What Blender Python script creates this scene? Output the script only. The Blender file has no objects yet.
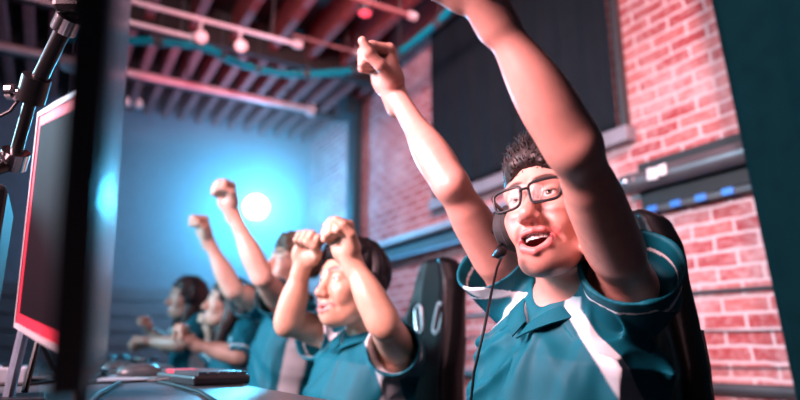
import bpy, bmesh, math, random
import numpy as np
from mathutils import Vector, Matrix

random.seed(7)
RNG = np.random.default_rng(7)
COL = bpy.context.scene.collection
F32 = np.float32

# ------------------------------------------------------------------ camera frame
CAM = np.array([0.0, 0.0, 0.87])
YAW, PITCH, FPX = math.radians(30), math.radians(14), 600.0
cR = np.array([math.cos(YAW), -math.sin(YAW), 0.0])
cF = np.array([math.sin(YAW) * math.cos(PITCH), math.cos(YAW) * math.cos(PITCH), math.sin(PITCH)])
cU = np.cross(cR, cF)


def ray(px, py):
    return cR * ((px - 400) / FPX) + cU * ((200 - py) / FPX) + cF


def P(px, py, d):
    """world point at depth d along the sight line of a photo pixel"""
    return CAM + ray(px, py) * d


def onX(px, py, X):
    r = ray(px, py)
    return CAM + r * (X / r[0])


def onY(px, py, Y):
    r = ray(px, py)
    return CAM + r * (Y / r[1])


def onZ(px, py, Z):
    r = ray(px, py)
    return CAM + r * ((Z - CAM[2]) / r[2])


def unit(v):
    v = np.asarray(v, float)
    return v / np.linalg.norm(v)


V = lambda *a: np.array(a, float)

# ------------------------------------------------------------------ materials
MATS = {}


def nodes_of(name):
    m = bpy.data.materials.new(name)
    m.use_nodes = True
    nt = m.node_tree
    b = nt.nodes['Principled BSDF']
    return m, nt, b


def mat(name, color, rough=0.5, metal=0.0, var=0.12, nscale=12.0, bump=0.0, bscale=80.0, coat=0.0, spec=0.5, sheen=0.0, sss=0.0):
    if name in MATS:
        return MATS[name]
    m, nt, b = nodes_of(name)
    N, L = nt.nodes, nt.links
    tc = N.new('ShaderNodeTexCoord')
    nz = N.new('ShaderNodeTexNoise')
    nz.inputs['Scale'].default_value = nscale
    nz.inputs['Detail'].default_value = 4
    L.new(tc.outputs['Object'], nz.inputs['Vector'])
    rp = N.new('ShaderNodeValToRGB')
    c = np.array(color)
    rp.color_ramp.elements[0].color = (*np.clip(c * (1 - var), 0, 1), 1)
    rp.color_ramp.elements[1].color = (*np.clip(c * (1 + var), 0, 1), 1)
    rp.color_ramp.elements[0].position = .3
    rp.color_ramp.elements[1].position = .7
    L.new(nz.outputs['Fac'], rp.inputs['Fac'])
    L.new(rp.outputs['Color'], b.inputs['Base Color'])
    b.inputs['Roughness'].default_value = rough
    b.inputs['Metallic'].default_value = metal
    b.inputs['Specular IOR Level'].default_value = spec
    b.inputs['Coat Weight'].default_value = coat
    b.inputs['Sheen Weight'].default_value = sheen
    if bump:
        n2 = N.new('ShaderNodeTexNoise')
        n2.inputs['Scale'].default_value = bscale
        n2.inputs['Detail'].default_value = 3
        L.new(tc.outputs['Object'], n2.inputs['Vector'])
        bp = N.new('ShaderNodeBump')
        bp.inputs['Strength'].default_value = bump
        bp.inputs['Distance'].default_value = .004
        L.new(n2.outputs['Fac'], bp.inputs['Height'])
        L.new(bp.outputs['Normal'], b.inputs['Normal'])
    MATS[name] = m
    return m


def vmat(name, rough=0.5, bump=0.1, bscale=300.0, sss=0.0, sheen=0.0, spec=0.5, mottled=0.08, nscale=40.0):
    """material driven by a per-vertex colour attribute 'Col', with a fine noise over it"""
    if name in MATS:
        return MATS[name]
    m, nt, b = nodes_of(name)
    N, L = nt.nodes, nt.links
    at = N.new('ShaderNodeAttribute')
    at.attribute_name = 'Col'
    tc = N.new('ShaderNodeTexCoord')
    nz = N.new('ShaderNodeTexNoise')
    nz.inputs['Scale'].default_value = nscale
    nz.inputs['Detail'].default_value = 4
    L.new(tc.outputs['Object'], nz.inputs['Vector'])
    mr = N.new('ShaderNodeMapRange')
    mr.inputs['From Min'].default_value = .3
    mr.inputs['From Max'].default_value = .7
    mr.inputs['To Min'].default_value = 1 - mottled
    mr.inputs['To Max'].default_value = 1 + mottled
    L.new(nz.outputs['Fac'], mr.inputs['Value'])
    vm = N.new('ShaderNodeVectorMath')
    vm.operation = 'SCALE'
    L.new(at.outputs['Color'], vm.inputs[0])
    L.new(mr.outputs['Result'], vm.inputs['Scale'])
    L.new(vm.outputs['Vector'], b.inputs['Base Color'])
    b.inputs['Roughness'].default_value = rough
    b.inputs['Sheen Weight'].default_value = sheen
    b.inputs['Specular IOR Level'].default_value = spec
    if sss:
        b.inputs['Subsurface Weight'].default_value = sss
        b.inputs['Subsurface Radius'].default_value = (.012, .004, .002)
        b.inputs['Subsurface Scale'].default_value = 1.0
    if bump:
        n2 = N.new('ShaderNodeTexNoise')
        n2.inputs['Scale'].default_value = bscale
        L.new(tc.outputs['Object'], n2.inputs['Vector'])
        bp = N.new('ShaderNodeBump')
        bp.inputs['Strength'].default_value = bump
        bp.inputs['Distance'].default_value = .002
        L.new(n2.outputs['Fac'], bp.inputs['Height'])
        L.new(bp.outputs['Normal'], b.inputs['Normal'])
    MATS[name] = m
    return m


def emat(name, color, strength, base=(.02, .02, .02)):
    if name in MATS:
        return MATS[name]
    m, nt, b = nodes_of(name)
    b.inputs['Base Color'].default_value = (*base, 1)
    b.inputs['Emission Color'].default_value = (*color, 1)
    b.inputs['Emission Strength'].default_value = strength
    MATS[name] = m
    return m


# ------------------------------------------------------------------ objects
def link(name, me, parent=None, m=None, smooth=True):
    o = bpy.data.objects.new(name, me)
    COL.objects.link(o)
    if m is not None:
        me.materials.append(m)
    if smooth and len(me.polygons):
        me.polygons.foreach_set('use_smooth', np.ones(len(me.polygons), bool))
    if parent is not None:
        o.parent = parent
        o.matrix_parent_inverse = Matrix.Translation(-world_loc(parent))
    return o


def world_loc(o):
    return Vector(o.get('_w', (0, 0, 0)))


def empty(name, loc, label=None, cat=None, group=None):
    o = bpy.data.objects.new(name, None)
    COL.objects.link(o)
    o.empty_display_size = .05
    o.location = Vector([float(c) for c in loc])
    tag(o, label, cat, group)
    return o


def tag(o, label=None, cat=None, group=None, kind=None):
    if label: o['label'] = label
    if cat: o['category'] = cat
    if group: o['group'] = group
    if kind: o['kind'] = kind
    return o


def put(name, me, m, parent=None, smooth=True):
    """link a mesh given in world coordinates below an (unrotated) Empty"""
    o = bpy.data.objects.new(name, me)
    COL.objects.link(o)
    if m is not None:
        me.materials.append(m)
    if smooth and len(me.polygons):
        me.polygons.foreach_set('use_smooth', np.ones(len(me.polygons), bool))
    if parent is not None:
        off = Vector((0, 0, 0))
        p = parent
        while p is not None:
            off += p.location
            p = p.parent
        o.parent = parent
        me.transform(Matrix.Translation(-off))
    return o


def copy_tree(o, parent=None):
    c = o.copy()
    COL.objects.link(c)
    if parent is not None:
        c.parent = parent
    for ch in list(o.children):
        copy_tree(ch, c)
    return c


class MB:
    """collects simple solids, then becomes ONE mesh"""

    def __init__(self):
        self.bm = bmesh.new()

    def box(self, c, size, rot=None, bevel=0.0, seg=2):
        b = bmesh.new()
        bmesh.ops.create_cube(b, size=1)
        for v in b.verts:
            v.co = Vector((v.co.x * size[0], v.co.y * size[1], v.co.z * size[2]))
        if bevel:
            bmesh.ops.bevel(b, geom=list(b.edges), offset=bevel, segments=seg, affect='EDGES', profile=.5)
        R = Matrix.Identity(4) if rot is None else Matrix([list(map(float, r)) for r in np.asarray(rot)]).to_4x4()
        b.transform(Matrix.Translation(Vector([float(x) for x in c])) @ R)
        self._add(b)
        return self

    def _add(self, b):
        me = bpy.data.meshes.new('t')
        b.to_mesh(me)
        b.free()
        self.bm.from_mesh(me)
        bpy.data.meshes.remove(me)

    def tube(self, pts, r, n=10, closed=False, caps=True, squash=1.0):
        pts = [np.asarray(p, float) for p in pts]
        k = len(pts)
        rs = [r] * k if np.isscalar(r) else list(r)
        T = []
        for i in range(k):
            if closed:
                t = pts[(i + 1) % k] - pts[i - 1]
            else:
                t = pts[min(i + 1, k - 1)] - pts[max(i - 1, 0)]
            T.append(unit(t))
        a = np.array([0, 0, 1.0]) if abs(T[0][2]) < .9 else np.array([1.0, 0, 0])
        u = unit(np.cross(a, T[0]))
        rings = []
        for i in range(k):
            u = unit(u - T[i] * np.dot(u, T[i]))
            w = np.cross(T[i], u)
            rings.append([self.bm.verts.new(Vector(pts[i] + rs[i] * (math.cos(2 * math.pi * j / n) * u + squash * math.sin(2 * math.pi * j / n) * w))) for j in range(n)])
        for i in range(k if closed else k - 1):
            A, B = rings[i], rings[(i + 1) % k]
            for j in range(n):
                self.bm.faces.new((A[j], A[(j + 1) % n], B[(j + 1) % n], B[j]))
        if caps and not closed:
            self.bm.faces.new(rings[0][::-1])
            self.bm.faces.new(rings[-1])
        return self

    def lathe(self, base, axis, prof, n=24):
        """prof: list of (height along axis, radius)"""
        base = np.asarray(base, float)
        ax = unit(axis)
        return self.tube([base + ax * h for h, _ in self._sep(prof)], [max(rr, 1e-4) for _, rr in prof], n=n)

    def _sep(self, prof):
        out, last = [], None
        for h, r in prof:
            if last is not None and h <= last:
                h = last + 1e-4
            out.append((h, r))
            last = h
        return out

    def sheet(self, grid, thick=0.0):
        """grid[i][j] of points -> quads; closed to a slab when thick"""
        g = [[self.bm.verts.new(Vector([float(c) for c in p])) for p in row] for row in grid]
        fs = []
        for i in range(len(g) - 1):
            for j in range(len(g[0]) - 1):
                fs.append(self.bm.faces.new((g[i][j], g[i + 1][j], g[i + 1][j + 1], g[i][j + 1])))
        if thick:
            self.bm.normal_update()
            bmesh.ops.solidify(self.bm, geom=fs, thickness=thick)
        return self

    def poly(self, pts, extr):
        """planar outline extruded by vector extr"""
        a = [self.bm.verts.new(Vector([float(c) for c in p])) for p in pts]
        b = [self.bm.verts.new(Vector([float(c) for c in (np.asarray(p) + extr)])) for p in pts]
        n = len(a)
        self.bm.faces.new(a[::-1])
        self.bm.faces.new(b)
        for i in range(n):
            self.bm.faces.new((a[i], a[(i + 1) % n], b[(i + 1) % n], b[i]))
        return self

    def build(self, name, m, parent=None, smooth=False, angle=35):
        bmesh.ops.recalc_face_normals(self.bm, faces=list(self.bm.faces))
        me = bpy.data.meshes.new(name)
        self.bm.to_mesh(me)
        self.bm.free()
        o = put(name, me, m, parent, smooth)
        if smooth and angle:
            me.set_sharp_from_angle(angle=math.radians(angle))
        return o


# ------------------------------------------------------------------ value noise
_perm = RNG.random((64, 64, 64)).astype(F32)


def vnoise(p):
    """smooth value noise in [-1, 1]; p (N,3)"""
    f = np.floor(p)
    t = (p - f).astype(F32)
    i = f.astype(np.int64) & 63
    j = (i + 1) & 63
    t = t * t * (3 - 2 * t)
    x0, y0, z0 = i.T
    x1, y1, z1 = j.T
    a, b, c = t.T

    def L(u, v, w):
        return u + (v - u) * w
    r = L(L(L(_perm[x0, y0, z0], _perm[x1, y0, z0], a), L(_perm[x0, y1, z0], _perm[x1, y1, z0], a), b),
          L(L(_perm[x0, y0, z1], _perm[x1, y0, z1], a), L(_perm[x0, y1, z1], _perm[x1, y1, z1], a), b), c)
    return r * 2 - 1


# ------------------------------------------------------------------ distance-field modelling
def smin(a, b, k):
    if k <= 0:
        return np.minimum(a, b)
    h = np.maximum(k - np.abs(a - b), 0) / k
    return np.minimum(a, b) - h * h * (k * .25)


def smax(a, b, k):
    return -smin(-a, -b, k)


def d_cone(a, b, ra, rb):
    a = np.asarray(a, F32); b = np.asarray(b, F32)
    ba = b - a
    L2 = float(ba @ ba)

    def f(p):
        pa = p - a
        t = np.clip((pa @ ba) / L2, 0, 1)
        q = pa - t[:, None] * ba
        return np.sqrt(np.einsum('ij,ij->i', q, q)) - (ra + (rb - ra) * t)
    return f


def d_ell(c, r, M=None):
    c = np.asarray(c, F32); r = np.asarray(r, F32)
    M = None if M is None else np.asarray(M, F32)

    def f(p):
        q = p - c
        if M is not None:
            q = q @ M.T
        k0 = np.sqrt(np.einsum('ij,ij->i', q / r, q / r))
        k1 = np.sqrt(np.einsum('ij,ij->i', q / (r * r), q / (r * r))) + 1e-6
        return np.where(k0 < .15, -float(r.min()) * (1 - k0), k0 * (k0 - 1) / k1)
    return f


def d_box(c, h, M=None, rad=0.0):
    c = np.asarray(c, F32); h = np.asarray(h, F32) - rad
    M = None if M is None else np.asarray(M, F32)

    def f(p):
        q = p - c
        if M is not None:
            q = q @ M.T
        q = np.abs(q) - h
        return np.sqrt((np.maximum(q, 0) ** 2).sum(1)) + np.minimum(q.max(1), 0) - rad
    return f


def d_plane(c, n):
    c = np.asarray(c, F32); n = np.asarray(unit(n), F32)
    return lambda p: (p - c) @ n


def d_loft(O, M, secs, sq=2.4):
    """O origin, M rows (l,f,u); secs: (u, cl, cf, a, b) superellipse sections along u"""
    O = np.asarray(O, F32); M = np.asarray(M, F32)
    S = np.array(secs, F32)

    def f(p):
        q = (p - O) @ M.T
        u = q[:, 2]
        g = lambda k: np.interp(u, S[:, 0], S[:, k]).astype(F32)
        a, b = g(3), g(4)
        x = np.abs(q[:, 0] - g(1)) / a
        y = np.abs(q[:, 1] - g(2)) / b
        d = ((x ** sq + y ** sq) ** (1 / sq) - 1) * np.minimum(a, b)
        e = np.maximum(S[0, 0] - u, u - S[-1, 0])
        return np.where(e > 0, np.sqrt(np.maximum(d, 0) ** 2 + e * e), np.maximum(d, np.minimum(e, 0) if False else d))
    return f


class Field:
    """ordered unions and subtractions, optionally inside a local frame"""

    def __init__(self):
        self.ops = []
        self.post = []

    def add(self, f, k=0.0):
        self.ops.append(('u', f, k)); return self

    def sub(self, f, k=0.0):
        self.ops.append(('s', f, k)); return self

    def cut(self, f, k=0.0):
        self.ops.append(('i', f, k)); return self

    def group(self, field, O, M, s, c, r, k=0.0):
        """field in local units (rows of M = local axes, scale s) with bounding sphere c, r (world)"""
        O = np.asarray(O, F32); M = np.asarray(M, F32); c = np.asarray(c, F32)

        def f(p):
            dist = np.sqrt(((p - c) ** 2).sum(1)) - r
            out = np.maximum(dist, .02)
            idx = np.where(dist < .04)[0]
            if len(idx):
                out[idx] = field.eval(((p[idx] - O) @ M.T) / s) * s
            return out.astype(F32)
        self.ops.append(('u', f, k)); return self

    def eval(self, p):
        d = None
        for t, f, k in self.ops:
            v = f(p)
            if d is None:
                d = v
            elif t == 'u':
                d = smin(d, v, k)
            elif t == 's':
                d = smax(d, -v, k)
            else:
                d = smax(d, v, k)
        for f in self.post:
            d = d + f(p)
        return d.astype(F32)


def polygonise(field, lo, hi, h, margin=1.6):
    """surface nets over a block-culled grid -> verts, quads"""
    lo = np.asarray(lo, float); hi = np.asarray(hi, float)
    B = 8
    nb = np.ceil((hi - lo) / (h * B)).astype(int)
    n = nb * B
    bc = np.stack(np.meshgrid(*[np.arange(k) for k in nb], indexing='ij'), -1).reshape(-1, 3)
    cen = (lo + (bc + .5) * (B * h)).astype(F32)
    dc = np.concatenate([field.eval(c) for c in np.array_split(cen, max(1, len(cen) // 100000))])
    near = np.abs(dc) < B * h * .87 * margin
    D = np.repeat(np.repeat(np.repeat(np.where(dc > 0, 1, -1).astype(F32).reshape(nb) * 1.0, B, 0), B, 1), B, 2)
    loc = np.stack(np.meshgrid(*[np.arange(B)] * 3, indexing='ij'), -1).reshape(-1, 3)
    nbk = bc[near]
    for ch in np.array_split(nbk, max(1, len(nbk) // 400)):
        if not len(ch):
            continue
        ijk = (ch[:, None, :] * B + loc[None]).reshape(-1, 3)
        v = field.eval((lo + ijk * h).astype(F32))
        D[ijk[:, 0], ijk[:, 1], ijk[:, 2]] = v
    S = D < 0
    c8 = [(x, y, z) for x in (0, 1) for y in (0, 1) for z in (0, 1)]
    sl = lambda A, o: A[o[0]:A.shape[0] - 1 + o[0], o[1]:A.shape[1] - 1 + o[1], o[2]:A.shape[2] - 1 + o[2]]
    cnt = sum(sl(S, o).astype(np.int8) for o in c8)
    cells = np.argwhere((cnt > 0) & (cnt < 8))
    vals = np.stack([D[cells[:, 0] + o[0], cells[:, 1] + o[1], cells[:, 2] + o[2]] for o in c8], 1)
    acc = np.zeros((len(cells), 3)); num = np.zeros(len(cells))
    for a in range(8):
        for b in range(a + 1, 8):
            if sum(abs(c8[a][q] - c8[b][q]) for q in range(3)) != 1:
                continue
            va, vb = vals[:, a], vals[:, b]
            m = (va < 0) != (vb < 0)
            t = np.where(m, va / np.where(m, va - vb, 1), 0)
            pa, pb = np.array(c8[a], float), np.array(c8[b], float)
            acc += np.where(m[:, None], pa + t[:, None] * (pb - pa), 0)
            num += m
    verts = lo + (cells + acc / np.maximum(num, 1)[:, None]) * h
    idx = np.full(cnt.shape, -1, np.int32)
    idx[cells[:, 0], cells[:, 1], cells[:, 2]] = np.arange(len(cells))
    quads = []
    for ax in range(3):
        o1, o2 = [(1, 2), (2, 0), (0, 1)][ax]
        A = np.take(S, range(0, S.shape[ax] - 1), ax)
        Bm = np.take(S, range(1, S.shape[ax]), ax)
        e = np.argwhere(A != Bm)
        ok = (e[:, o1] > 0) & (e[:, o2] > 0) & (e[:, o1] < cnt.shape[o1]) & (e[:, o2] < cnt.shape[o2])
        e = e[ok]
        flip = A[e[:, 0], e[:, 1], e[:, 2]]

        def g(d1, d2):
            c = e.copy(); c[:, o1] -= d1; c[:, o2] -= d2
            return idx[c[:, 0], c[:, 1], c[:, 2]]
        q = np.stack([g(1, 1), g(0, 1), g(0, 0), g(1, 0)], 1)
        q = np.where(flip[:, None], q, q[:, ::-1])
        quads.append(q[(q >= 0).all(1)])
    return verts, np.concatenate(quads)


def sdf_mesh(name, field, lo, hi, h, m, parent=None, color=None, relax=1):
    v, q = polygonise(field, lo, hi, h)
    for _ in range(relax):          # light Laplacian relaxation against grid stepping
        e = np.concatenate([q[:, [0, 1]], q[:, [1, 2]], q[:, [2, 3]], q[:, [3, 0]]])
        s = np.zeros_like(v); c = np.zeros(len(v))
        for k in range(3):
            s[:, k] = np.bincount(e[:, 0], v[e[:, 1], k], len(v)) + np.bincount(e[:, 1], v[e[:, 0], k], len(v))
        c = np.bincount(e[:, 0], minlength=len(v)) + np.bincount(e[:, 1], minlength=len(v))
        v = v * .5 + .5 * s / np.maximum(c, 1)[:, None]
    me = bpy.data.meshes.new(name)
    me.vertices.add(len(v))
    me.vertices.foreach_set('co', v.astype(F32).ravel())
    me.loops.add(len(q) * 4)
    me.loops.foreach_set('vertex_index', q.astype(np.int32).ravel())
    me.polygons.add(len(q))
    me.polygons.foreach_set('loop_start', np.arange(0, len(q) * 4, 4, dtype=np.int32))
    me.update(calc_edges=True)
    if color is not None:
        c = color(v.astype(F32))
        a = me.attributes.new('Col', 'FLOAT_COLOR', 'POINT')
        a.data.foreach_set('color', np.concatenate([c, np.ones((len(c), 1))], 1).astype(F32).ravel())
    return put(name, me, m, parent, True)
# ------------------------------------------------------------------ people
TEAL = np.array([.0010, .092, .127])
WHITE = np.array([.62, .66, .68])
GREY = np.array([.34, .38, .40])
SKIN = vmat('skin', rough=.42, bump=.12, bscale=420, sss=.06, mottled=.06, nscale=55)
JERSEY = vmat('jersey_cloth', rough=.6, bump=.10, bscale=900, spec=.18, mottled=.06, nscale=30)
HAIRM = vmat('hair', rough=.5, bump=.25, bscale=260, mottled=.25, nscale=120, spec=.3)
PANTS = mat('trousers_cloth', (.018, .02, .028), .8, bump=.2, bscale=500)
SHOE = mat('shoe_leather', (.03, .03, .035), .5)
BLACKP = mat('black_plastic', (.007, .007, .009), .42, spec=.3, bump=.05, bscale=300)
DARKM = mat('dark_metal', (.012, .012, .015), .3, metal=.6)
CHROME = mat('chrome', (.7, .7, .72), .18, metal=1.0, var=.04)
SILVER = mat('silver_plastic', (.42, .44, .47), .35, metal=.3)
PAD = mat('black_foam', (.015, .015, .017), .8, bump=.3)
TEETH = mat('teeth_enamel', (.82, .79, .74), .25, var=.03)
TONGUE = mat('tongue_flesh', (.55, .10, .10), .35, var=.1)
EYE = vmat('eyeball', rough=.12, bump=0, mottled=.02)
LENS = None


def glass_lens():
    global LENS
    if LENS: return LENS
    m, nt, b = nodes_of('lens_glass')
    N, L = nt.nodes, nt.links
    tr = N.new('ShaderNodeBsdfTransparent')
    gl = N.new('ShaderNodeBsdfGlossy')
    gl.inputs['Roughness'].default_value = .03
    fr = N.new('ShaderNodeFresnel')
    fr.inputs['IOR'].default_value = 1.16
    mx = N.new('ShaderNodeMixShader')
    nz = N.new('ShaderNodeTexNoise')
    nz.inputs['Scale'].default_value = 20
    L.new(nz.outputs['Fac'], tr.inputs['Color'])
    rp = N.new('ShaderNodeValToRGB')
    rp.color_ramp.elements[0].color = (.93, .95, .96, 1)
    rp.color_ramp.elements[1].color = (.97, .98, .99, 1)
    L.new(nz.outputs['Fac'], rp.inputs['Fac'])
    L.new(rp.outputs['Color'], tr.inputs['Color'])
    L.new(fr.outputs['Fac'], mx.inputs['Fac'])
    L.new(tr.outputs['BSDF'], mx.inputs[1])
    L.new(gl.outputs['BSDF'], mx.inputs[2])
    L.new(mx.outputs['Shader'], N['Material Output'].inputs['Surface'])
    LENS = m
    return m


def frame(fwd, up):
    """rows l (own left), f, u"""
    f = unit(fwd)
    l = unit(np.cross(up, f))
    return np.array([l, f, np.cross(f, l)])


def fist_field(thumb='across', loose=0.0):
    """local (t thumb side, d wrist->knuckles, n palm side)"""
    F = Field()
    F.add(d_cone((0, -.03, .002), (0, .02, .002), .0265, .028))
    F.add(d_box((.001, .052, .0), (.038, .040, .0145), rad=.013), .02)
    F.add(d_ell((.024, .036, .017), (.018, .032, .017)), .014)
    F.add(d_ell((-.026, .034, .012), (.014, .03, .014)), .014)
    for i in range(4):
        x = .0295 - .0195 * i
        y = (.088, .092, .088, .080)[i]
        ln = (.040, .043, .040, .033)[i]
        r = (.0112, .0112, .0106, .0096)[i]
        a1, a2, a3 = [math.radians(a) for a in ((68 - 30 * loose, 160 - 60 * loose, 245 - 80 * loose))]
        p0 = V(x, y - .004, .0)
        p1 = p0 + ln * V(-.04, math.cos(a1), math.sin(a1))
        p2 = p1 + ln * .66 * V(-.06, math.cos(a2), math.sin(a2))
        p3 = p2 + ln * .5 * V(0, math.cos(a3), math.sin(a3))
        G = Field()
        G.add(d_cone(p0, p1, r * 1.08, r))
        G.add(d_cone(p1, p2, r * .98, r * .9), .003)
        G.add(d_cone(p2, p3, r * .9, r * .8), .003)
        G.add(d_ell(p0 + V(0, .002, -.004), (r * .95, r, r * .9)), .006)
        F.add(G.eval, .0035)
    if thumb == 'across':
        t = [V(.030, .026, .012), V(.044, .056, .034), V(.030, .078, .054), V(.006, .082, .058)]
    elif thumb == 'side':
        t = [V(.028, .022, .014), V(.038, .056, .040), V(.036, .086, .056), V(.034, .112, .060)]
    else:
        t = [V(.030, .026, .010), V(.048, .056, .026), V(.044, .084, .040), V(.030, .104, .046)]
    G = Field()
    G.add(d_cone(t[0], t[1], .0155, .0125))
    G.add(d_cone(t[1], t[2], .0125, .0112), .004)
    G.add(d_cone(t[2], t[3], .0115, .0092), .004)
    F.add(G.eval, .006)
    return F


def head_field(mouth='open', fem=False, ears=True, chin=0.0, nose=1.0):
    mir = lambda f: (lambda p: f(np.concatenate([np.abs(p[:, :1]), p[:, 1:]], 1)))
    F = Field()
    jo = .005 if mouth == 'open' else 0
    F.add(d_ell((0, -.012, .032), (.076, .098, .087)))
    F.add(d_ell((0, .028, -.036), (.057, .062, .086)), .02)
    F.add(mir(d_ell((.042, .012, -.070 - jo * .5), (.018, .032, .028))), .03)
    F.add(d_ell((0, .070, -.106 - jo - chin), (.024, .020, .018)), .035)
    F.add(d_cone((-.028, .05, -.098 - jo), (.028, .05, -.098 - jo), .018, .018), .03)
    F.add(mir(d_ell((.041, .058, -.028), (.022, .025, .019))), .03)          # cheekbones
    F.add(mir(d_ell((.037, .064, -.052), (.014, .018, .014))), .02)            # smiling cheek
    F.add(mir(d_cone((.048, .062, .026), (.013, .084, .020), .0115, .0115)), .022)
    F.sub(mir(d_ell((.031, .103, .001), (.020, .022, .014))), .016)
    F.add(d_cone((0, .082, .014), (0, .110 * nose, -.034), .0085, .0125), .012)
    F.add(d_ell((0, .113 * nose, -.039), (.0125, .0125, .011)), .010)
    F.add(mir(d_ell((.0135, .101, -.044), (.009, .0115, .0085))), .007)
    F.sub(mir(d_ell((.0075, .108, -.0525), (.0042, .0065, .0045))), .003)
    F.add(mir(d_ell((.031, .0735, .000), (.0165, .0155, .0150))), .006)       # lids
    F.sub(mir(d_ell((.031, .092, -.0005), (.0125, .014, .0042))), .002)
    # mouth
    F.add(d_ell((0, .074, -.078), (.036, .024, .030)), .02)
    if mouth == 'open':
        F.sub(d_ell((0, .092, -.0800), (.0300, .042, .0175)), .006)
        up = [V(-.034, .078, -.066), V(-.017, .0955, -.0645), V(0, .101, -.0645), V(.017, .0955, -.0645), V(.034, .078, -.066)]
        lo = [V(-.034, .078, -.067), V(-.022, .091, -.0890), V(0, .0975, -.0995), V(.022, .091, -.0890), V(.034, .078, -.067)]
        ru, rl = .0050, .0062
    elif mouth == 'smile':
        F.sub(d_ell((0, .092, -.0765), (.028, .034, .0085)), .004)
        up = [V(-.030, .080, -.070), V(-.015, .0955, -.0700), V(0, .100, -.0705), V(.015, .0955, -.0700), V(.030, .080, -.070)]
        lo = [V(-.030, .080, -.071), V(-.017, .093, -.0835), V(0, .099, -.0880), V(.017, .093, -.0835), V(.030, .080, -.071)]
        ru, rl = .0048, .0058
    else:
        up = [V(-.024, .084, -.076), V(-.012, .0965, -.0730), V(0, .101, -.0735), V(.012, .0965, -.0730), V(.024, .084, -.076)]
        lo = [V(-.024, .084, -.077), V(-.012, .0955, -.0810), V(0, .099, -.0825), V(.012, .0955, -.0810), V(.024, .084, -.077)]
        ru, rl = .0046, .0055
    LIPS = []
    for ch, r in ((up, ru), (lo, rl)):
        G = Field()
        for a, b in zip(ch[:-1], ch[1:]):
            c = d_cone(a, b, r, r)
            G.add(c, .004)
        LIPS.append(G)
        F.add(G.eval, .0045)
    F.sub(mir(d_cone((.019, .097, -.046), (.040, .078, -.078), .0032, .0028)), .010)   # smile fold
    if ears:
        F.add(mir(d_ell((.077, -.010, -.012), (.010, .020, .032))), .008)
        F.sub(mir(d_ell((.087, -.004, -.010), (.007, .011, .020))), .004)
    F.lips = LIPS
    F.mouth = mouth
    return F


def head_color(H, q, base, brow=(.05, .03, .022), lip=(.50, .16, .15), stubble=0.3):
    """q local head coords"""
    n = len(q)
    c = np.tile(np.asarray(base, float), (n, 1))
    sm = lambda x, a, b: np.clip((x - a) / (b - a), 0, 1)[:, None]
    mix = lambda c, k, w: c * (1 - w) + np.asarray(k) * w
    front = sm(q[:, 1], .02, .06)
    flush = np.exp(-(((np.abs(q[:, 0]) - .042) / .022) ** 2 + ((q[:, 2] + .035) / .022) ** 2))[:, None] * front
    c = mix(c, np.asarray(base) * (1.0, .72, .70), flush * .6)
    nosew = np.exp(-((q[:, 0] / .018) ** 2 + ((q[:, 2] + .04) / .016) ** 2))[:, None] * front
    c = mix(c, np.asarray(base) * (1.0, .70, .68), nosew * .6)
    if stubble:
        j = sm(-q[:, 2], .055, .075) * sm(q[:, 1], -.02, .02) * (q[:, 2] > -.135)[:, None]
        sp = .6 + .4 * vnoise(q * 700)[:, None]
        c = mix(c, np.asarray(base) * (.55, .52, .52), j * stubble * sp)
    a = np.abs(q[:, :1])
    ql = np.concatenate([a, q[:, 1:]], 1).astype(F32)
    d = np.minimum(d_cone((.047, .070, .0265), (.030, .090, .0305), .0045, .0055)(ql), d_cone((.030, .090, .0305), (.014, .096, .0245), .0055, .0048)(ql))
    c = mix(c, brow, sm(-d, -.003, .0015) * .92)
    lid = d_cone((.020, .088, .004), (.042, .084, .003), .0022, .0022)(ql)
    c = mix(c, np.asarray(brow) * .8, sm(-lid, -.0015, .0008) * .8)
    for G in H.lips:
        c = mix(c, lip, sm(-G.eval(q.astype(F32)), -.0022, -.0002) * .9)
    if H.mouth != 'closed':
        e = d_ell((0, .088, -.0805 if H.mouth == 'open' else -.0765), (.0310 if H.mouth == 'open' else .029, .038, .0175 if H.mouth == 'open' else .009))(q.astype(F32))
        inside = (e < .0008) & (q[:, 1] < .0925)
        c[inside] = (.16, .025, .03)
    return c


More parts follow.
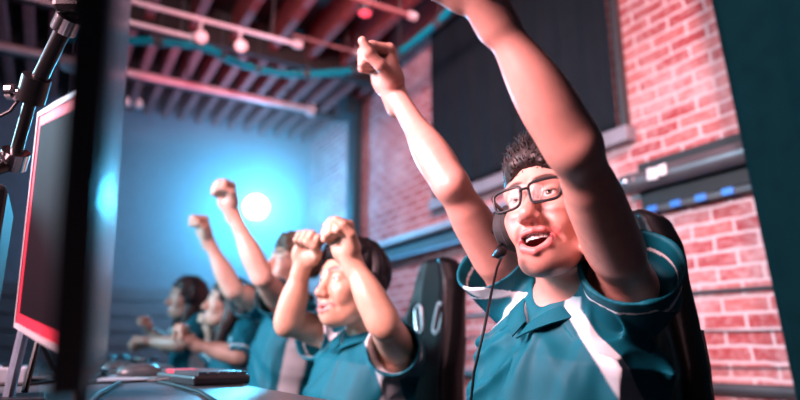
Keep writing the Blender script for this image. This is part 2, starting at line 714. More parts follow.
def make_headset(root, O, M, s, tilt=0.0, cups=True, mic=False, wire=False, color=None, both=True):
    W = lambda q: np.asarray(O) + s * (np.asarray(q) @ M)
    color = color or BLACKP
    b = MB()
    ct, st = math.cos(tilt), math.sin(tilt)
    R = .100

    def arc(r, df, a0=-8, a1=188, n=25):
        out = []
        for k in range(n):
            a = math.radians(a0 + (a1 - a0) * k / (n - 1))
            l, h = .93 * r * math.cos(a), r * 1.12 * math.sin(a)
            out.append(W(V(l, -.004 - h * st + df, -.004 + h * ct)))
        return out
    if wire:
        for df in (-.010, .010):
            b.tube(arc(.124, df), .0022 * s, n=8)
        for df in (0,):
            b.tube(arc(.105, df, 35, 145), .008 * s, n=10, squash=1.6)
    else:
        b.tube(arc(.110, 0), .011 * s, n=12, squash=1.5)
    hs = b.build('headset', color, root, True)
    if cups:
        for sg in ((1, -1) if both else (1,)):
            e = MB()
            c0 = W(V(sg * .070, -.006, -.012))
            e.lathe(c0, M[0] * sg, [(0, .010 * s), (.0005, .043 * s), (.016 * s, .046 * s), (.020 * s, .040 * s), (.034 * s, .038 * s), (.040 * s, .030 * s), (.041 * s, .002)], n=28)
            e.build('ear_cup', PAD if wire else color, hs, True)
            if wire:
                q = MB()
                q.tube([W(V(sg * .112, -.02, -.02)), W(V(sg * .118, -.01, .01)), W(V(sg * .116, -.005, .03))], .004 * s, n=8)
                q.build('yoke', DARKM, hs, True)
    if mic:
        m = MB()
        sg = mic
        m.tube([W(V(sg * .100, .0, -.03)), W(V(sg * .098, .04, -.065)), W(V(sg * .080, .088, -.088)), W(V(sg * .060, .110, -.095))], .0035 * s, n=8)
        m.lathe(W(V(sg * .062, .108, -.0945)), (M.T @ V(-sg * .5, .5, -.02)), [(0, .004 * s), (.003, .0085 * s), (.022 * s, .0085 * s), (.025 * s, .004 * s)], n=14)
        m.build('microphone', BLACKP, hs, True)
    return hs


def strands(root, O, M, s, pts, nrm, flow, n, length, color, rad=.0011, name='hair_strands', lift=.35, curl=.35, seed=1):
    rg = np.random.default_rng(seed)
    idx = rg.integers(0, len(pts), n)
    vs, fs = [], []
    for i in idx:
        p = pts[i]; N0 = nrm[i]
        d = flow(p)
        d = unit(d - N0 * (d @ N0) * .9 + N0 * lift * (.5 + rg.random()) + rg.normal(0, .22, 3))
        L = length(p) * (.6 + .7 * rg.random())
        r = rad * (.7 + .6 * rg.random())
        side = unit(np.cross(d, N0) + 1e-4)
        base = len(vs); K = 5
        pos = p.copy() - N0 * .003
        cd = d.copy()
        kk = rg.normal(0, curl, 3)
        for k in range(K):
            rr = r * (1 - .82 * k / (K - 1))
            w = np.cross(cd, side)
            for j in range(3):
                a = 2.094 * j
                vs.append(np.asarray(O) + s * ((pos + rr * (math.cos(a) * side + math.sin(a) * w)) @ M))
            pos = pos + cd * (L / (K - 1))
            cd = unit(cd + kk * .25 - N0 * .10)
        for k in range(K - 1):
            for j in range(3):
                a, b_ = base + k * 3 + j, base + k * 3 + (j + 1) % 3
                fs.append((a, b_, b_ + 3, a + 3))
    me = bpy.data.meshes.new(name)
    me.from_pydata([tuple(v) for v in vs], [], fs)
    c = np.tile(np.asarray(color, float), (len(vs), 1)) * np.repeat(.7 + .6 * rg.random(n), 15)[:, None]
    a = me.attributes.new('Col', 'FLOAT_COLOR', 'POINT')
    a.data.foreach_set('color', np.concatenate([c, np.ones((len(c), 1))], 1).astype(F32).ravel())
    return put(name, me, HAIRM, root, True)


def eyes(root, O, M, s, look=(0, 1, 0)):
    for sg in (1, -1):
        n1, n2 = 24, 32
        vs = []; cs = []
        g = unit(look)
        c0 = V(sg * .031, .0735, .0)
        for i in range(n1 + 1):
            th = math.pi * i / n1
            for j in range(n2):
                ph = 2 * math.pi * j / n2
                d = V(math.sin(th) * math.cos(ph), math.cos(th), math.sin(th) * math.sin(ph))
                vs.append(tuple(np.asarray(O) + s * ((c0 + .0142 * d) @ M)))
                ang = math.degrees(math.acos(max(-1, min(1, float(d @ g)))))
                cs.append((.01, .01, .01, 1) if ang < 11 else (.09, .05, .03, 1) if ang < 25 else (.78, .74, .72, 1))
        fs = [(i * n2 + j, (i + 1) * n2 + j, (i + 1) * n2 + (j + 1) % n2, i * n2 + (j + 1) % n2) for i in range(n1) for j in range(n2)]
        me = bpy.data.meshes.new('eye')
        me.from_pydata(vs, [], fs)
        me.attributes.new('Col', 'FLOAT_COLOR', 'POINT').data.foreach_set('color', np.array(cs, F32).ravel())
        put('eye', me, EYE, root, True)


def mouth_parts(root, O, M, s, mouth):
    W = lambda q: np.asarray(O) + s * (np.asarray(q) @ M)
    b = MB()
    n = 9
    for k in range(n - 1):                        # upper row, tooth by tooth
        a0 = math.radians(-62 + 124 * k / (n - 1) + 1.2)
        a1 = math.radians(-62 + 124 * (k + 1) / (n - 1) - 1.2)
        h = .0115 if mouth == 'open' else .0080
        zt = -.0655 if mouth == 'open' else -.0700
        h *= (1.0 if k in (3, 4) else .9)
        rows = []
        for z in (zt, zt - h * .5, zt - h * .9, zt - h):
            e = .0004 if z == zt - h else 0
            rows.append([W(V((.0270 - e) * math.sin(a), .0645 + (.0285 - e) * math.cos(a), z)) for a in (a0, (a0 + a1) / 2, a1)])
        b.sheet(rows, .004 * s)
    b.build('teeth', TEETH, root, True)
    if mouth == 'open':
        F = Field()
        F.add(d_ell((0, .066, -.0945), (.019, .025, .0075)))
        FF = Field(); FF.group(F, O, M, s, W((0, .066, -.0945)), .05)
        c = W((0, .066, -.094))
        sdf_mesh('tongue', FF, c - .04, c + .04, .002, TONGUE, root)


def make_person(sp):
    root = empty('person', V(sp['pelvis'][0], sp['pelvis'][1], sp['pelvis'][2]), sp['label'], 'person', 'players cheering at the long desk')
    s = sp.get('hs', 1.0)
    O = np.asarray(sp['head']); M = frame(sp['face'], sp.get('up', (0, 0, 1)))
    W = lambda q: O + s * (np.asarray(q) @ M)
    nb, pel = np.asarray(sp['neck']), np.asarray(sp['pelvis'])
    sh, el, wr = sp['sh'], sp['el'], sp['wr']      # dicts L, R
    u = unit(nb - pel)
    l = np.asarray(sh['L']) - np.asarray(sh['R'])
    l = unit(l - u * (l @ u))
    f = np.cross(l, u)
    TM = np.array([l, f, u])
    Lt = float(np.linalg.norm(nb - pel))
    w = sp.get('w', 1.0)
    secs = [(-Lt - .10, 0, 0, .165, .105), (-Lt, 0, 0, .178, .120), (-Lt * .6, 0, .006, .150, .110), (-.20, 0, .006, .168, .122), (-.10, 0, .0, .165, .112), (-.045, 0, -.006, .115, .088), (0, 0, -.004, .062, .062), (.03, 0, 0, .050, .055)]
    grow = lambda g: [(a, b, c, (d + g) * w, (e + g) * w) for a, b, c, d, e in secs]
    H = head_field(sp.get('mouth', 'open'), ears=sp.get('ears', True), chin=sp.get('chin', 0), nose=sp.get('nose', 1.0))
    ar = sp.get('ar', 1.0)
    B = Field()
    B.add(d_loft(nb, TM, grow(-.014)))
    B.add(d_cone(nb - u * .03, W((0, -.030, -.055)), .057 * w, .052 * s), .03)
    for k in 'LR':
        S, E, Wr = [np.asarray(x[k], float) for x in (sh, el, wr)]
        B.add(d_cone(nb - u * .05, S, .045, .050 * ar), .05)
        up = unit(E - S); fo = unit(Wr - E)
        n = np.asarray(sp['hand'][k][1], float)
        out = unit(np.cross(fo, up) + 1e-6)
        bend = unit(fo - up * (fo @ up) + 1e-6)
        bp2 = unit(up - fo * (up @ fo) + 1e-6)
        B.add(d_cone(S, E, .052 * ar, .040 * ar), .02)
        B.add(d_cone(S + (E - S) * .35 + bend * .008, S + (E - S) * .65 + bend * .008, .046 * ar, .043 * ar), .02)
        B.add(d_cone(S + (E - S) * .3 - bend * .010, S + (E - S) * .75 - bend * .006, .044 * ar, .036 * ar), .02)
        B.add(d_cone(E, Wr, .038 * ar, .0265 * ar), .015)
        B.add(d_ell(E + (Wr - E) * .26 - bend * .002, (.041 * ar, .085, .045 * ar), np.array([unit(np.cross(fo, bp2)), fo, bp2])), .03)
        B.add(d_ell(E - (bend * .022 - up * .006) * ar, (.020 * ar, .024 * ar, .020 * ar)), .02)
        d, n_, t = sp['hand'][k]
        d = unit(d); n_ = unit(np.asarray(n_) - d * (np.asarray(n_) @ d)); t_ = np.cross(d, n_)
        if t_ @ np.asarray(t) < 0: t_ = -t_
        HM = np.array([t_, d, n_])
        hf = fist_field(*sp.get('fist', {}).get(k, ('across', 0)))
        hs = sp.get('hsz', 1.0)
        B.group(hf, Wr, HM, hs, Wr + d * .055 * hs + n_ * .02, .115 * hs, .012)
    B.group(H, O, M, s, O, .20 * s, .018)
    skin = np.asarray(sp.get('skin', (.55, .29, .215)), float)
    stub = sp.get('stubble', .3)

    def bcol(v):
        q = ((v - O.astype(F32)) @ M.T.astype(F32)) / s
        c = np.tile(skin, (len(v), 1))
        hd = (np.linalg.norm(q, axis=1) < .19) & (q[:, 2] > -.17)
        c[hd] = head_color(H, q[hd], skin, stubble=stub, brow=sp.get('brow', (.035, .022, .018)), lip=sp.get('lip', (.50, .15, .14)))
        for k in 'LR':
            Wr = np.asarray(wr[k]); d = unit(sp['hand'][k][0])
            kn = np.exp(-(np.linalg.norm(v - (Wr + d * .095), axis=1) / .03) ** 2)[:, None]
            c = c * (1 - kn * .35) + skin * (1.0, .74, .70) * kn * .35
        return c
    allp = np.array([O + .17, O - .17, nb, pel - .05] + [np.asarray(x[k]) + np.asarray(sp['hand'][k][0]) * 0 for x in (sh, el, wr) for k in 'LR'] +
                    [np.asarray(wr[k]) + unit(sp['hand'][k][0]) * .09 for k in 'LR'])
    lo, hi = allp.min(0) - .10, allp.max(0) + .10
    lo[2] = max(lo[2], pel[2] + .05 if sp.get('short', True) else pel[2] - .1)
    body = sdf_mesh('body', B, lo, hi, sp['res'], SKIN, root, bcol)

    # ---- jersey
    r0, r1 = sp.get('sr', (.066, .076))
    LS = sp.get('sl', dict(L=.13, R=.13))
    J = Field()
    J.add(d_loft(nb - u * .004, TM, grow(.006)))
    SL = {}
    for k in 'LR':
        S, E = np.asarray(sh[k], float), np.asarray(el[k], float)
        ad = unit(E - S)
        J.add(d_cone(nb - u * .055, S, .052, .060), .045)
        Ls = LS[k]
        sag = sp.get('sag', {}).get(k, V(0, 0, -.01))
        a, b = S - ad * .02, S + ad * (Ls + .05) + sag
        ax = unit(b - a)
        G = Field()
        G.add(d_cone(a, b, r0, r1))
        hem = S + ad * Ls + sag * (Ls / (Ls + .05))
        G.cut(d_plane(hem, ax), .004)
        J.add(G.eval, .018)
        SL[k] = (a, b, ax, hem)
    for k in 'LR':
        a, b, ax, hem = SL[k]
        S = np.asarray(sh[k], float)
        J.sub(d_cone(a + ax * .05, b + ax * .06, r0 + (r1 - r0) * .05 / np.linalg.norm(b - a) - .0068, r1 + (r1 - r0) * .06 / np.linalg.norm(b - a) - .0068), .003)
    J.sub(d_cone(nb - u * .01, nb + u * .12, .066, .075), .012)
    vd = sp.get('vneck', .075)
    Vn = Field()
    Vn.add(d_cone(nb + u * .02 + f * .085, nb - u * vd + f * .135, .042, .004))
    J.sub(Vn.eval, .008)
    J.cut(d_plane(pel - u * .10, -u))
    fa = sp.get('fold', .0055)

    def folds(p):
        q = ((p - nb.astype(F32)) @ TM.T.astype(F32))
        w1 = q + .03 * np.stack([vnoise(q * 6), vnoise(q * 6 + 7), vnoise(q * 6 + 19)], 1)
        sg = np.where(q[:, 0] > 0, 1, -1)
        a = w1[:, 0] * sg
        d1 = np.stack([(a * .80 - w1[:, 2] * .60) * 3.5, (a * .60 + w1[:, 2] * .80) * 15, w1[:, 1] * 6 + sg * 3], 1)
        d2 = np.stack([w1[:, 0] * 19, w1[:, 1] * 9, w1[:, 2] * 2.6], 1)
        r = np.exp(-(vnoise(d1) / .26) ** 2) * 1.2 + np.exp(-(vnoise(d2 + 31) / .28) ** 2) * 1.1 - .9
        w = np.ones(len(p), F32)
        for k in 'LR':                                   # quieter towards the hems
            aa, bb, ax, hem = SL[k]
            t = (p - hem.astype(F32)) @ ax.astype(F32)
            near = np.linalg.norm(p - hem.astype(F32), axis=1) < .16
            w = np.where(near, np.minimum(w, np.clip((-t - .004) / .05, .15, 1)), w)
        w = w * np.clip((np.linalg.norm(q, axis=1) - .085) / .06, 0, 1)
        out = -fa * r * w
        for k in 'LR':
            near = np.linalg.norm(p - SL[k][3].astype(F32), axis=1) < .15
            out = np.where(near, np.clip(out, -.008, .0008), out)
        return out.astype(F32)
    J.post.append(folds)
    pat = sp.get('pattern', True)

    def jcol(v):
        q = (v - nb) @ TM.T
        c = np.tile(TEAL, (len(v), 1))
        a = np.abs(q[:, 0]); dn = -q[:, 2]
        front = q[:, 1] > -.02
        # wedge of white running from the collar towards the flank, widening into a grey side panel
        phi = np.degrees(np.arctan2(a / .17, q[:, 1] / .12))
        ctr = 36 + 330 * np.clip(dn - .02, 0, .15)
        hw = 8 + 110 * np.clip(dn - .06, 0, .13)
        e = (np.abs(phi - ctr) - hw) * .0024
        m = (e < 0) & (dn > .0) & (dn < .5) & (a < .19)
        w_ = np.clip(-e / .004, 0, 1)[:, None]
        kind = np.clip((dn - .10) / .02, 0, 1)[:, None]
        c = np.where(m[:, None], c * (1 - w_) + (WHITE * (1 - kind) + GREY * kind) * w_, c)
        # thin piping ring on both sleeves
        for k in 'LR':
            aa, bb, ax, hem = SL[k]
            t = (v - hem) @ ax
            rad = np.linalg.norm((v - hem) - t[:, None] * ax, axis=1)
            m = (np.abs(t + sp.get('pipe', .030)) < .0030) & (rad < r1 + .03) & (((v - nb) @ l) * (1 if k == 'L' else -1) > .10)
            c[m] = WHITE * 1.1
        return c
    jl = np.array([pel - .30, pel + .30, nb + .22, nb - .22] + [SL[k][3] + o for k in 'LR' for o in (-.13, .13)])
    jlo, jhi = jl.min(0), jl.max(0)
    jlo[2] = max(jlo[2], pel[2] - .11)
    sdf_mesh('jersey', J, jlo, jhi, sp['jres'], JERSEY, root, jcol)
    # collar: a folded band round the neck ending in a V
    cb, cf = MB(), MB()
    for sg in (1, -1):
        rows, flap = [], []
        for k in range(17):
            t = k / 16
            th = math.radians(180 * t)                 # 0 at the nape, 180 at the throat
            fr = max(0, (t - .5) / .5)
            rad = .070 - .012 * fr
            base = nb + l * (sg * rad * math.sin(th) + sg * .004 * fr) + f * (-.066 * math.cos(th) + .030 * fr) + u * (.020 - .030 * t - (vd - .012) * fr ** 1.5)
            outw = unit(l * sg * math.sin(th) + f * (-math.cos(th)) + 1e-6)
            rows.append([base - u * .020 - outw * .003, base + u * .004 - outw * .001, base + u * .008 + outw * .004])
            flap.append([base + u * .0085 + outw * .0035, base + u * .007 + outw * .008, base + outw * .017 - u * .004, base + outw * (.026 + .006 * fr) - u * .019])
        cb.sheet(rows, .003)
        cf.sheet(flap, .003)
    cb.build('collar_lining', mat('jersey_trim', tuple(WHITE), .5, bump=.1, bscale=700), root, True, 60)
    cf.build('collar', mat('jersey_collar', tuple(TEAL), .6, bump=.1, bscale=700, spec=.2), root, True, 60)
    # ---- trousers and shoes (below the desk)
    Pn = Field()
    hip = {k: pel + l * (.085 if k == 'L' else -.085) - u * .03 for k in 'LR'}
    fh = unit(V(f[0], f[1], 0))
    kn = {k: V(*(hip[k] + fh * .40 + l * (.05 if k == 'L' else -.05))) for k in 'LR'}
    an = {}
    Sh = {}
    Pn.add(d_ell(pel - u * .02, (.175, .125, .12), TM))
    for k in 'LR':
        kn[k][2] = .50
        an[k] = V(*(kn[k] - fh * .06)); an[k][2] = .11
        Pn.add(d_cone(hip[k], kn[k], .085, .062), .03)
        Pn.add(d_cone(kn[k], an[k], .060, .046), .02)
        Pn.cut(d_plane((0, 0, .075), (0, 0, -1)))
    pts = np.array([hip[k] for k in 'LR'] + [kn[k] for k in 'LR'] + [an[k] for k in 'LR'] + [pel])
    plo, phi = pts.min(0) - .20, pts.max(0) + .16
    plo[2] = .05
    sdf_mesh('trousers', Pn, plo, phi, .010, PANTS, root)
    for k in 'LR':
        G = Field()
        a = an[k]
        G.add(d_cone((a[0], a[1], .055), tuple(V(a[0], a[1], .042) + fh * .16), .045, .036))
        G.add(d_cone((a[0], a[1], .06), (a[0], a[1], .11), .044, .042), .02)
        G.cut(d_plane((0, 0, .005), (0, 0, -1)))
        sdf_mesh('shoe', G, V(a[0] - .25, a[1] - .25, -.01), V(a[0] + .25, a[1] + .25, .17), .008, SHOE, root)
    # ---- face bits
    eyes(root, O, M, s, sp.get('look', (0, 1, .05)))
    if sp.get('mouth', 'open') != 'closed':
        mouth_parts(root, O, M, s, sp.get('mouth', 'open'))
    return root, O, M, s


def cap_hair(root, O, M, s, color, field, h=.004, amp=.006, fr=(70, 70, 30), name='hair'):
    F = Field()
    F.ops = list(field.ops)
    F.post.append(lambda q: (-amp * (vnoise(q * np.array(fr, F32)) * .8 + vnoise(q * np.array(fr, F32) * 2.3 + 11) * .5)).astype(F32))
    W = Field(); W.group(F, O, M, s, O + (V(*getattr(field, 'cen', (0, -.01, 0))) @ M), getattr(field, 'rad', .22) * s)
    ext = getattr(field, 'rad', .22) * s
    c0 = O + s * (V(*getattr(field, 'cen', (0, -.01, 0))) @ M)

    def col(v):
        q = (v - O) @ M.T / s
        k = .75 + .5 * (vnoise(q * np.array(fr) * 1.6) * .5 + .5)
        return np.asarray(color)[None] * k[:, None]
    return sdf_mesh(name, W, c0 - ext, c0 + ext, h, HAIRM, root, col)


def short_hair_field(front=.085, top=.012, sides=.006, quiff=.092):
    F = Field()
    F.add(d_ell((0, -.016, .036), (.077 + sides, .098 + sides, .086 + top)))
    F.add(d_ell((0, .045, quiff), (.056, .045, .034)), .03)
    # clear the face: forehead, temples, below
    F.sub(d_ell((0, front + .02, -.01), (.070, .058, .075)), .01)
    F.sub(d_box((0, .10, -.06), (.2, .085, .085)), .012)
    F.sub(d_box((0, .03, -.14), (.2, .2, .10)), .012)
    F.sub(d_ell((0, -.02, -.02), (.070, .088, .08)))
    return F
# ------------------------------------------------------------------ the five players
def dirp(p, q):
    return unit(np.asarray(q) - np.asarray(p))


def local_verts(o, O, M, s):
    me = o.data
    n = len(me.vertices)
    v = np.empty(n * 3, F32); me.vertices.foreach_get('co', v)
    nn = np.empty(n * 3, F32); me.vertices.foreach_get('normal', nn)
    off = np.array(o.parent.location)
    return ((v.reshape(-1, 3) + off - O) @ M.T) / s, nn.reshape(-1, 3) @ M.T


def make_glasses(root, O, M, s, tiltup=0.0):
    W = lambda q: O + s * (np.asarray(q) @ M)
    g = MB()
    def outline(sg, k=1.0, n=40):
        out = []
        for i in range(n):
            a = 2 * math.pi * i / n
            ca, sa = math.cos(a), math.sin(a)
            e = 4.2
            x = .0265 * k * math.copysign(abs(ca) ** (2 / e), ca)
            z = .0195 * k * math.copysign(abs(sa) ** (2 / e), sa)
            x *= 1 + .10 * (z / .0195)
            px = sg * (.0345 + x)
            out.append(V(px, .1115 - 2.6 * (abs(px) - .008) ** 2 * (1 if abs(px) > .008 else 0) - .06 * (z - .0), -.004 + z))
        return out
    for sg in (1, -1):
        g.tube([W(p) for p in outline(sg)], .0026 * s, n=8, closed=True)
        top = [p for p in outline(sg) if p[2] > .0095]
        g.tube([W(V(sg * .0615, .1035, .011)), W(V(sg * .068, .096, .011)), W(V(sg * .0745, .075, .010)), W(V(sg * .0800, .02, .008)), W(V(sg * .0805, -.012, .004)), W(V(sg * .079, -.03, -.014))], .0026 * s, n=8, squash=1.7)
    g.tube([W(V(.0085, .1115, .004)), W(V(.004, .1145, .006)), W(V(-.004, .1145, .006)), W(V(-.0085, .1115, .004))], .0026 * s, n=8)
    fr = g.build('glasses', BLACKP, root, True)
    for sg in (1, -1):
        b = MB()
        o = outline(sg, .97)
        c = sum(o) / len(o) + V(0, .0012, 0)
        rings = [[W(c + (p - c) * t + V(0, .001 * (1 - t * t), 0)) for p in o + o[:1]] for t in (.02, .35, .7, 1.0)]
        b.sheet(rings)
        b.build('lens', glass_lens(), fr, True, 0)


RES = 1.0
# -- first player, close to the camera
hd = P(552, 211, 1.065)
wR, wL = P(394, 92, 1.36), P(486, 3, .80)
p1 = dict(
    label='man in black glasses and headset, mouth wide open, both arms raised, nearest the camera',
    head=hd, face=V(-.92, -.39, .10), up=V(.10, .17, 1), hs=.98,
    neck=P(571, 298, 1.115), pelvis=V(.80, .89, .41),
    ar=.83,
    sh=dict(L=P(629, 286, 1.0), R=P(512, 288, 1.25)),
    el=dict(L=P(574, 148, .80), R=P(452, 186, 1.17)),
    wr=dict(L=wL, R=wR),
    hand=dict(L=(P(464, -40, .79) - wL, V(-.85, -.1, -.3), V(0, 1, 0)),
              R=(P(379, 46, 1.35) - wR, V(-1, -.05, -.1), V(.05, -1, .1))),
    fist=dict(L=('across', 0), R=('side', 0)), hsz=1.06,
    mouth='open', res=.0025 * RES, jres=.003 * RES, skin=(.52, .26, .21), stubble=.35, w=1.0,
    sr=(.070, .090), sl=dict(L=.068, R=.095), sag=dict(L=V(.04, 0, -.005), R=V(.0, 0, -.02)), vneck=.065, fold=.0115, look=(.1, 1, .12))
r1, O, M, s = make_person(p1)
hf = short_hair_field(top=.0, quiff=.082)
hair = cap_hair(r1, O, M, s, (.016, .010, .009), hf, .003, .0045)
hv, hn = local_verts(hair, O, M, s)
keep = (np.linalg.norm(hv, axis=1) > .095) & ((hn * hv).sum(1) > 0)
hv, hn = hv[keep], hn[keep]
strands(r1, O, M, s, hv, hn, lambda p: V(.25 * (p[0] > 0) - .1, .25 if p[2] > .085 else -.55, .8 if p[1] > .03 else (.1 if p[2] > .08 else -.8)), 5200,
        lambda p: .013 + .011 * max(0, min(1, (p[2] - .06) / .05)) * max(0, min(1, (p[1] + .02) / .06)), (.013, .008, .008), rad=.0019, lift=.14, curl=.25)
make_glasses(r1, O, M, s)
hs1 = make_headset(r1, O, M, s, tilt=math.radians(38), mic=-1, wire=True)
cbm = MB()
W1 = lambda q: O + s * (np.asarray(q) @ M)
pts = [W1((-.100, .0, -.05)), P(497, 268, 1.17), P(492, 290, 1.10), P(484, 330, 1.055), P(474, 372, 1.05), P(470, 410, 1.06), P(468, 470, 1.05)]
cbm.tube(pts, .0026, n=8)
cbm.build('cable', BLACKP, hs1, True)

# -- second player
hd = P(352, 283, 1.76)
wL, wR = P(351, 259, 1.53), P(303, 264, 1.78)
p2 = dict(
    label='man in large black headset smiling in profile, fists raised before his face, in black chair',
    head=hd, face=V(-.98, -.22, .04), up=V(.06, 0, 1), hs=1.02,
    neck=P(372, 331, 1.80), pelvis=V(.75, 1.66, .41),
    sh=dict(L=P(400, 352, 1.68), R=P(338, 336, 1.93)),
    el=dict(L=P(383, 322, 1.47), R=P(288, 322, 1.80)),
    wr=dict(L=wL, R=wR),
    hand=dict(L=(P(342, 232, 1.54) - wL, V(-.9, -.35, .0), V(.3, -.9, .2)),
              R=(P(311, 240, 1.77) - wR, V(-.55, -.8, .0), V(.5, -.6, .2))),
    fist=dict(L=('up', .05), R=('across', .15)), hsz=.98,
    mouth='smile', res=.0032 * RES, jres=.004 * RES, skin=(.52, .29, .20), stubble=0, ar=.88,
    sr=(.066, .078), sl=dict(L=.12, R=.12), sag=dict(L=V(0, 0, -.03), R=V(0, 0, -.03)), vneck=.07, brow=(.02, .015, .014), nose=.97)
r2, O, M, s = make_person(p2)
hf2 = short_hair_field(front=.088, top=.016, sides=.012)
cap_hair(r2, O, M, s, (.004, .0035, .0045), hf2, .0045, .004)
make_headset(r2, O, M, s, tilt=math.radians(12))

# -- third player
hd = P(293, 266, 2.48)
wL, wR = P(231, 209, 2.22), P(207, 238, 2.52)
p3 = dict(
    label='curly haired person with both arms raised high against the glowing stage light',
    head=hd, face=V(-.97, -.15, .22), up=V(.22, 0, 1), hs=1.02,
    neck=P(296, 304, 2.55), pelvis=V(.80, 2.42, .50),
    sh=dict(L=P(284, 306, 2.36), R=P(262, 305, 2.66)),
    el=dict(L=P(262, 277, 2.16), R=P(233, 290, 2.50)),
    wr=dict(L=wL, R=wR),
    hand=dict(L=(P(225, 184, 2.22) - wL, V(-.8, -.6, .0), V(.3, -.9, .0)),
              R=(P(201, 216, 2.50) - wR, V(-.9, -.3, .0), V(.3, -.9, .0))),
    fist=dict(L=('across', 0), R=('up', 0)), hsz=1.0,
    mouth='open', res=.0042 * RES, jres=.0048 * RES, skin=(.58, .33, .25), stubble=0, ar=.88,
    sr=(.066, .078), sl=dict(L=.13, R=.13), sag=dict(L=V(0, 0, -.02), R=V(0, 0, -.02)), vneck=.06)
r3, O, M, s = make_person(p3)
hf3 = short_hair_field(front=.085, top=.020, sides=.010)
cap_hair(r3, O, M, s, (.085, .050, .032), hf3, .0055, .010, (60, 60, 60))


def long_hair_field(length=.20):
    F = Field()
    F.add(d_ell((0, -.018, .034), (.086, .108, .098)))
    F.add(d_cone((.060, -.02, -.02), (.070, .025, -length), .040, .028), .03)
    F.add(d_cone((-.060, -.02, -.02), (-.070, .025, -length), .040, .028), .03)
    F.add(d_cone((0, -.07, -.02), (0, -.085, -length), .060, .045), .04)
    F.sub(d_ell((0, .105, -.03), (.060, .058, .095)), .012)
    F.sub(d_cone((0, .03, -.10), (0, .06, -.30), .062, .075), .012)
    F.cen = (0, -.02, -.08); F.rad = .30
    return F


# -- fourth and fifth players, elbows on the desk edge
hd = P(228, 302, 2.86)
wL, wR = P(193, 344, 2.66), P(211, 332, 2.95)
p4 = dict(
    label='person with long dark hair leaning on desk, two small fists held up in front',
    head=hd, face=V(-.96, .10, .08), up=V(0, 0, 1), hs=.94,
    neck=P(240, 331, 2.92), pelvis=V(.80, 3.04, .41),
    sh=dict(L=P(247, 333, 2.78), R=P(228, 336, 3.02)),
    el=dict(L=P(238, 356, 2.66), R=P(214, 353, 3.02)),
    wr=dict(L=wL, R=wR),
    hand=dict(L=(P(178, 334, 2.66) - wL, V(-.1, -.5, .8), V(0, -.8, .5)),
              R=(P(208, 312, 2.94) - wR, V(-.9, -.4, .0), V(.3, -.9, .0))),
    hsz=.95, w=.90, ar=.86, mouth='closed', res=.0048 * RES, jres=.0055 * RES, skin=(.52,.28,.21), stubble=0,
    sr=(.058, .066), sl=dict(L=.15, R=.15), sag=dict(L=V(0, 0, -.01), R=V(0, 0, -.01)), vneck=.05, ears=False)
r4, O, M, s = make_person(p4)
cap_hair(r4, O, M, s, (.030, .018, .016), long_hair_field(.20), .006, .006, (60, 60, 14))

hd = P(187, 297, 3.42)
wL, wR = P(150, 342, 3.22), P(150, 330, 3.60)
p5 = dict(
    label='person in headset at the far end of the desk, one arm stretched over the desk',
    head=hd, face=V(-.97, -.10, -.02), up=V(0, 0, 1), hs=.96,
    neck=P(196, 321, 3.48), pelvis=V(.74, 3.68, .46),
    sh=dict(L=P(200, 325, 3.32), R=P(186, 324, 3.58)),
    el=dict(L=P(178, 344, 3.18), R=P(168, 346, 3.58)),
    wr=dict(L=wL, R=wR),
    hand=dict(L=(P(134, 339, 3.22) - wL, V(0, -.3, -1), V(-.1, .9, .1)),
              R=(P(146, 319, 3.58) - wR, V(-.9, -.4, .0), V(.3, -.9, .0))),
    hsz=.95, w=.92, ar=.88, mouth='closed', res=.0055 * RES, jres=.006 * RES, skin=(.52,.28,.22), stubble=0,
    sr=(.058, .066), sl=dict(L=.15, R=.15), sag=dict(L=V(0, 0, -.01), R=V(0, 0, -.01)), vneck=.05, ears=False)
r5, O, M, s = make_person(p5)
cap_hair(r5, O, M, s, (.035, .02, .02), long_hair_field(.16), .006, .006, (60, 60, 14))
make_headset(r5, O, M, s, tilt=math.radians(10))
# ------------------------------------------------------------------ the hall
XW, YB, ZC, XL, YF = 2.6, 6.75, 3.5, -3.4, -2.2
TZ = .79


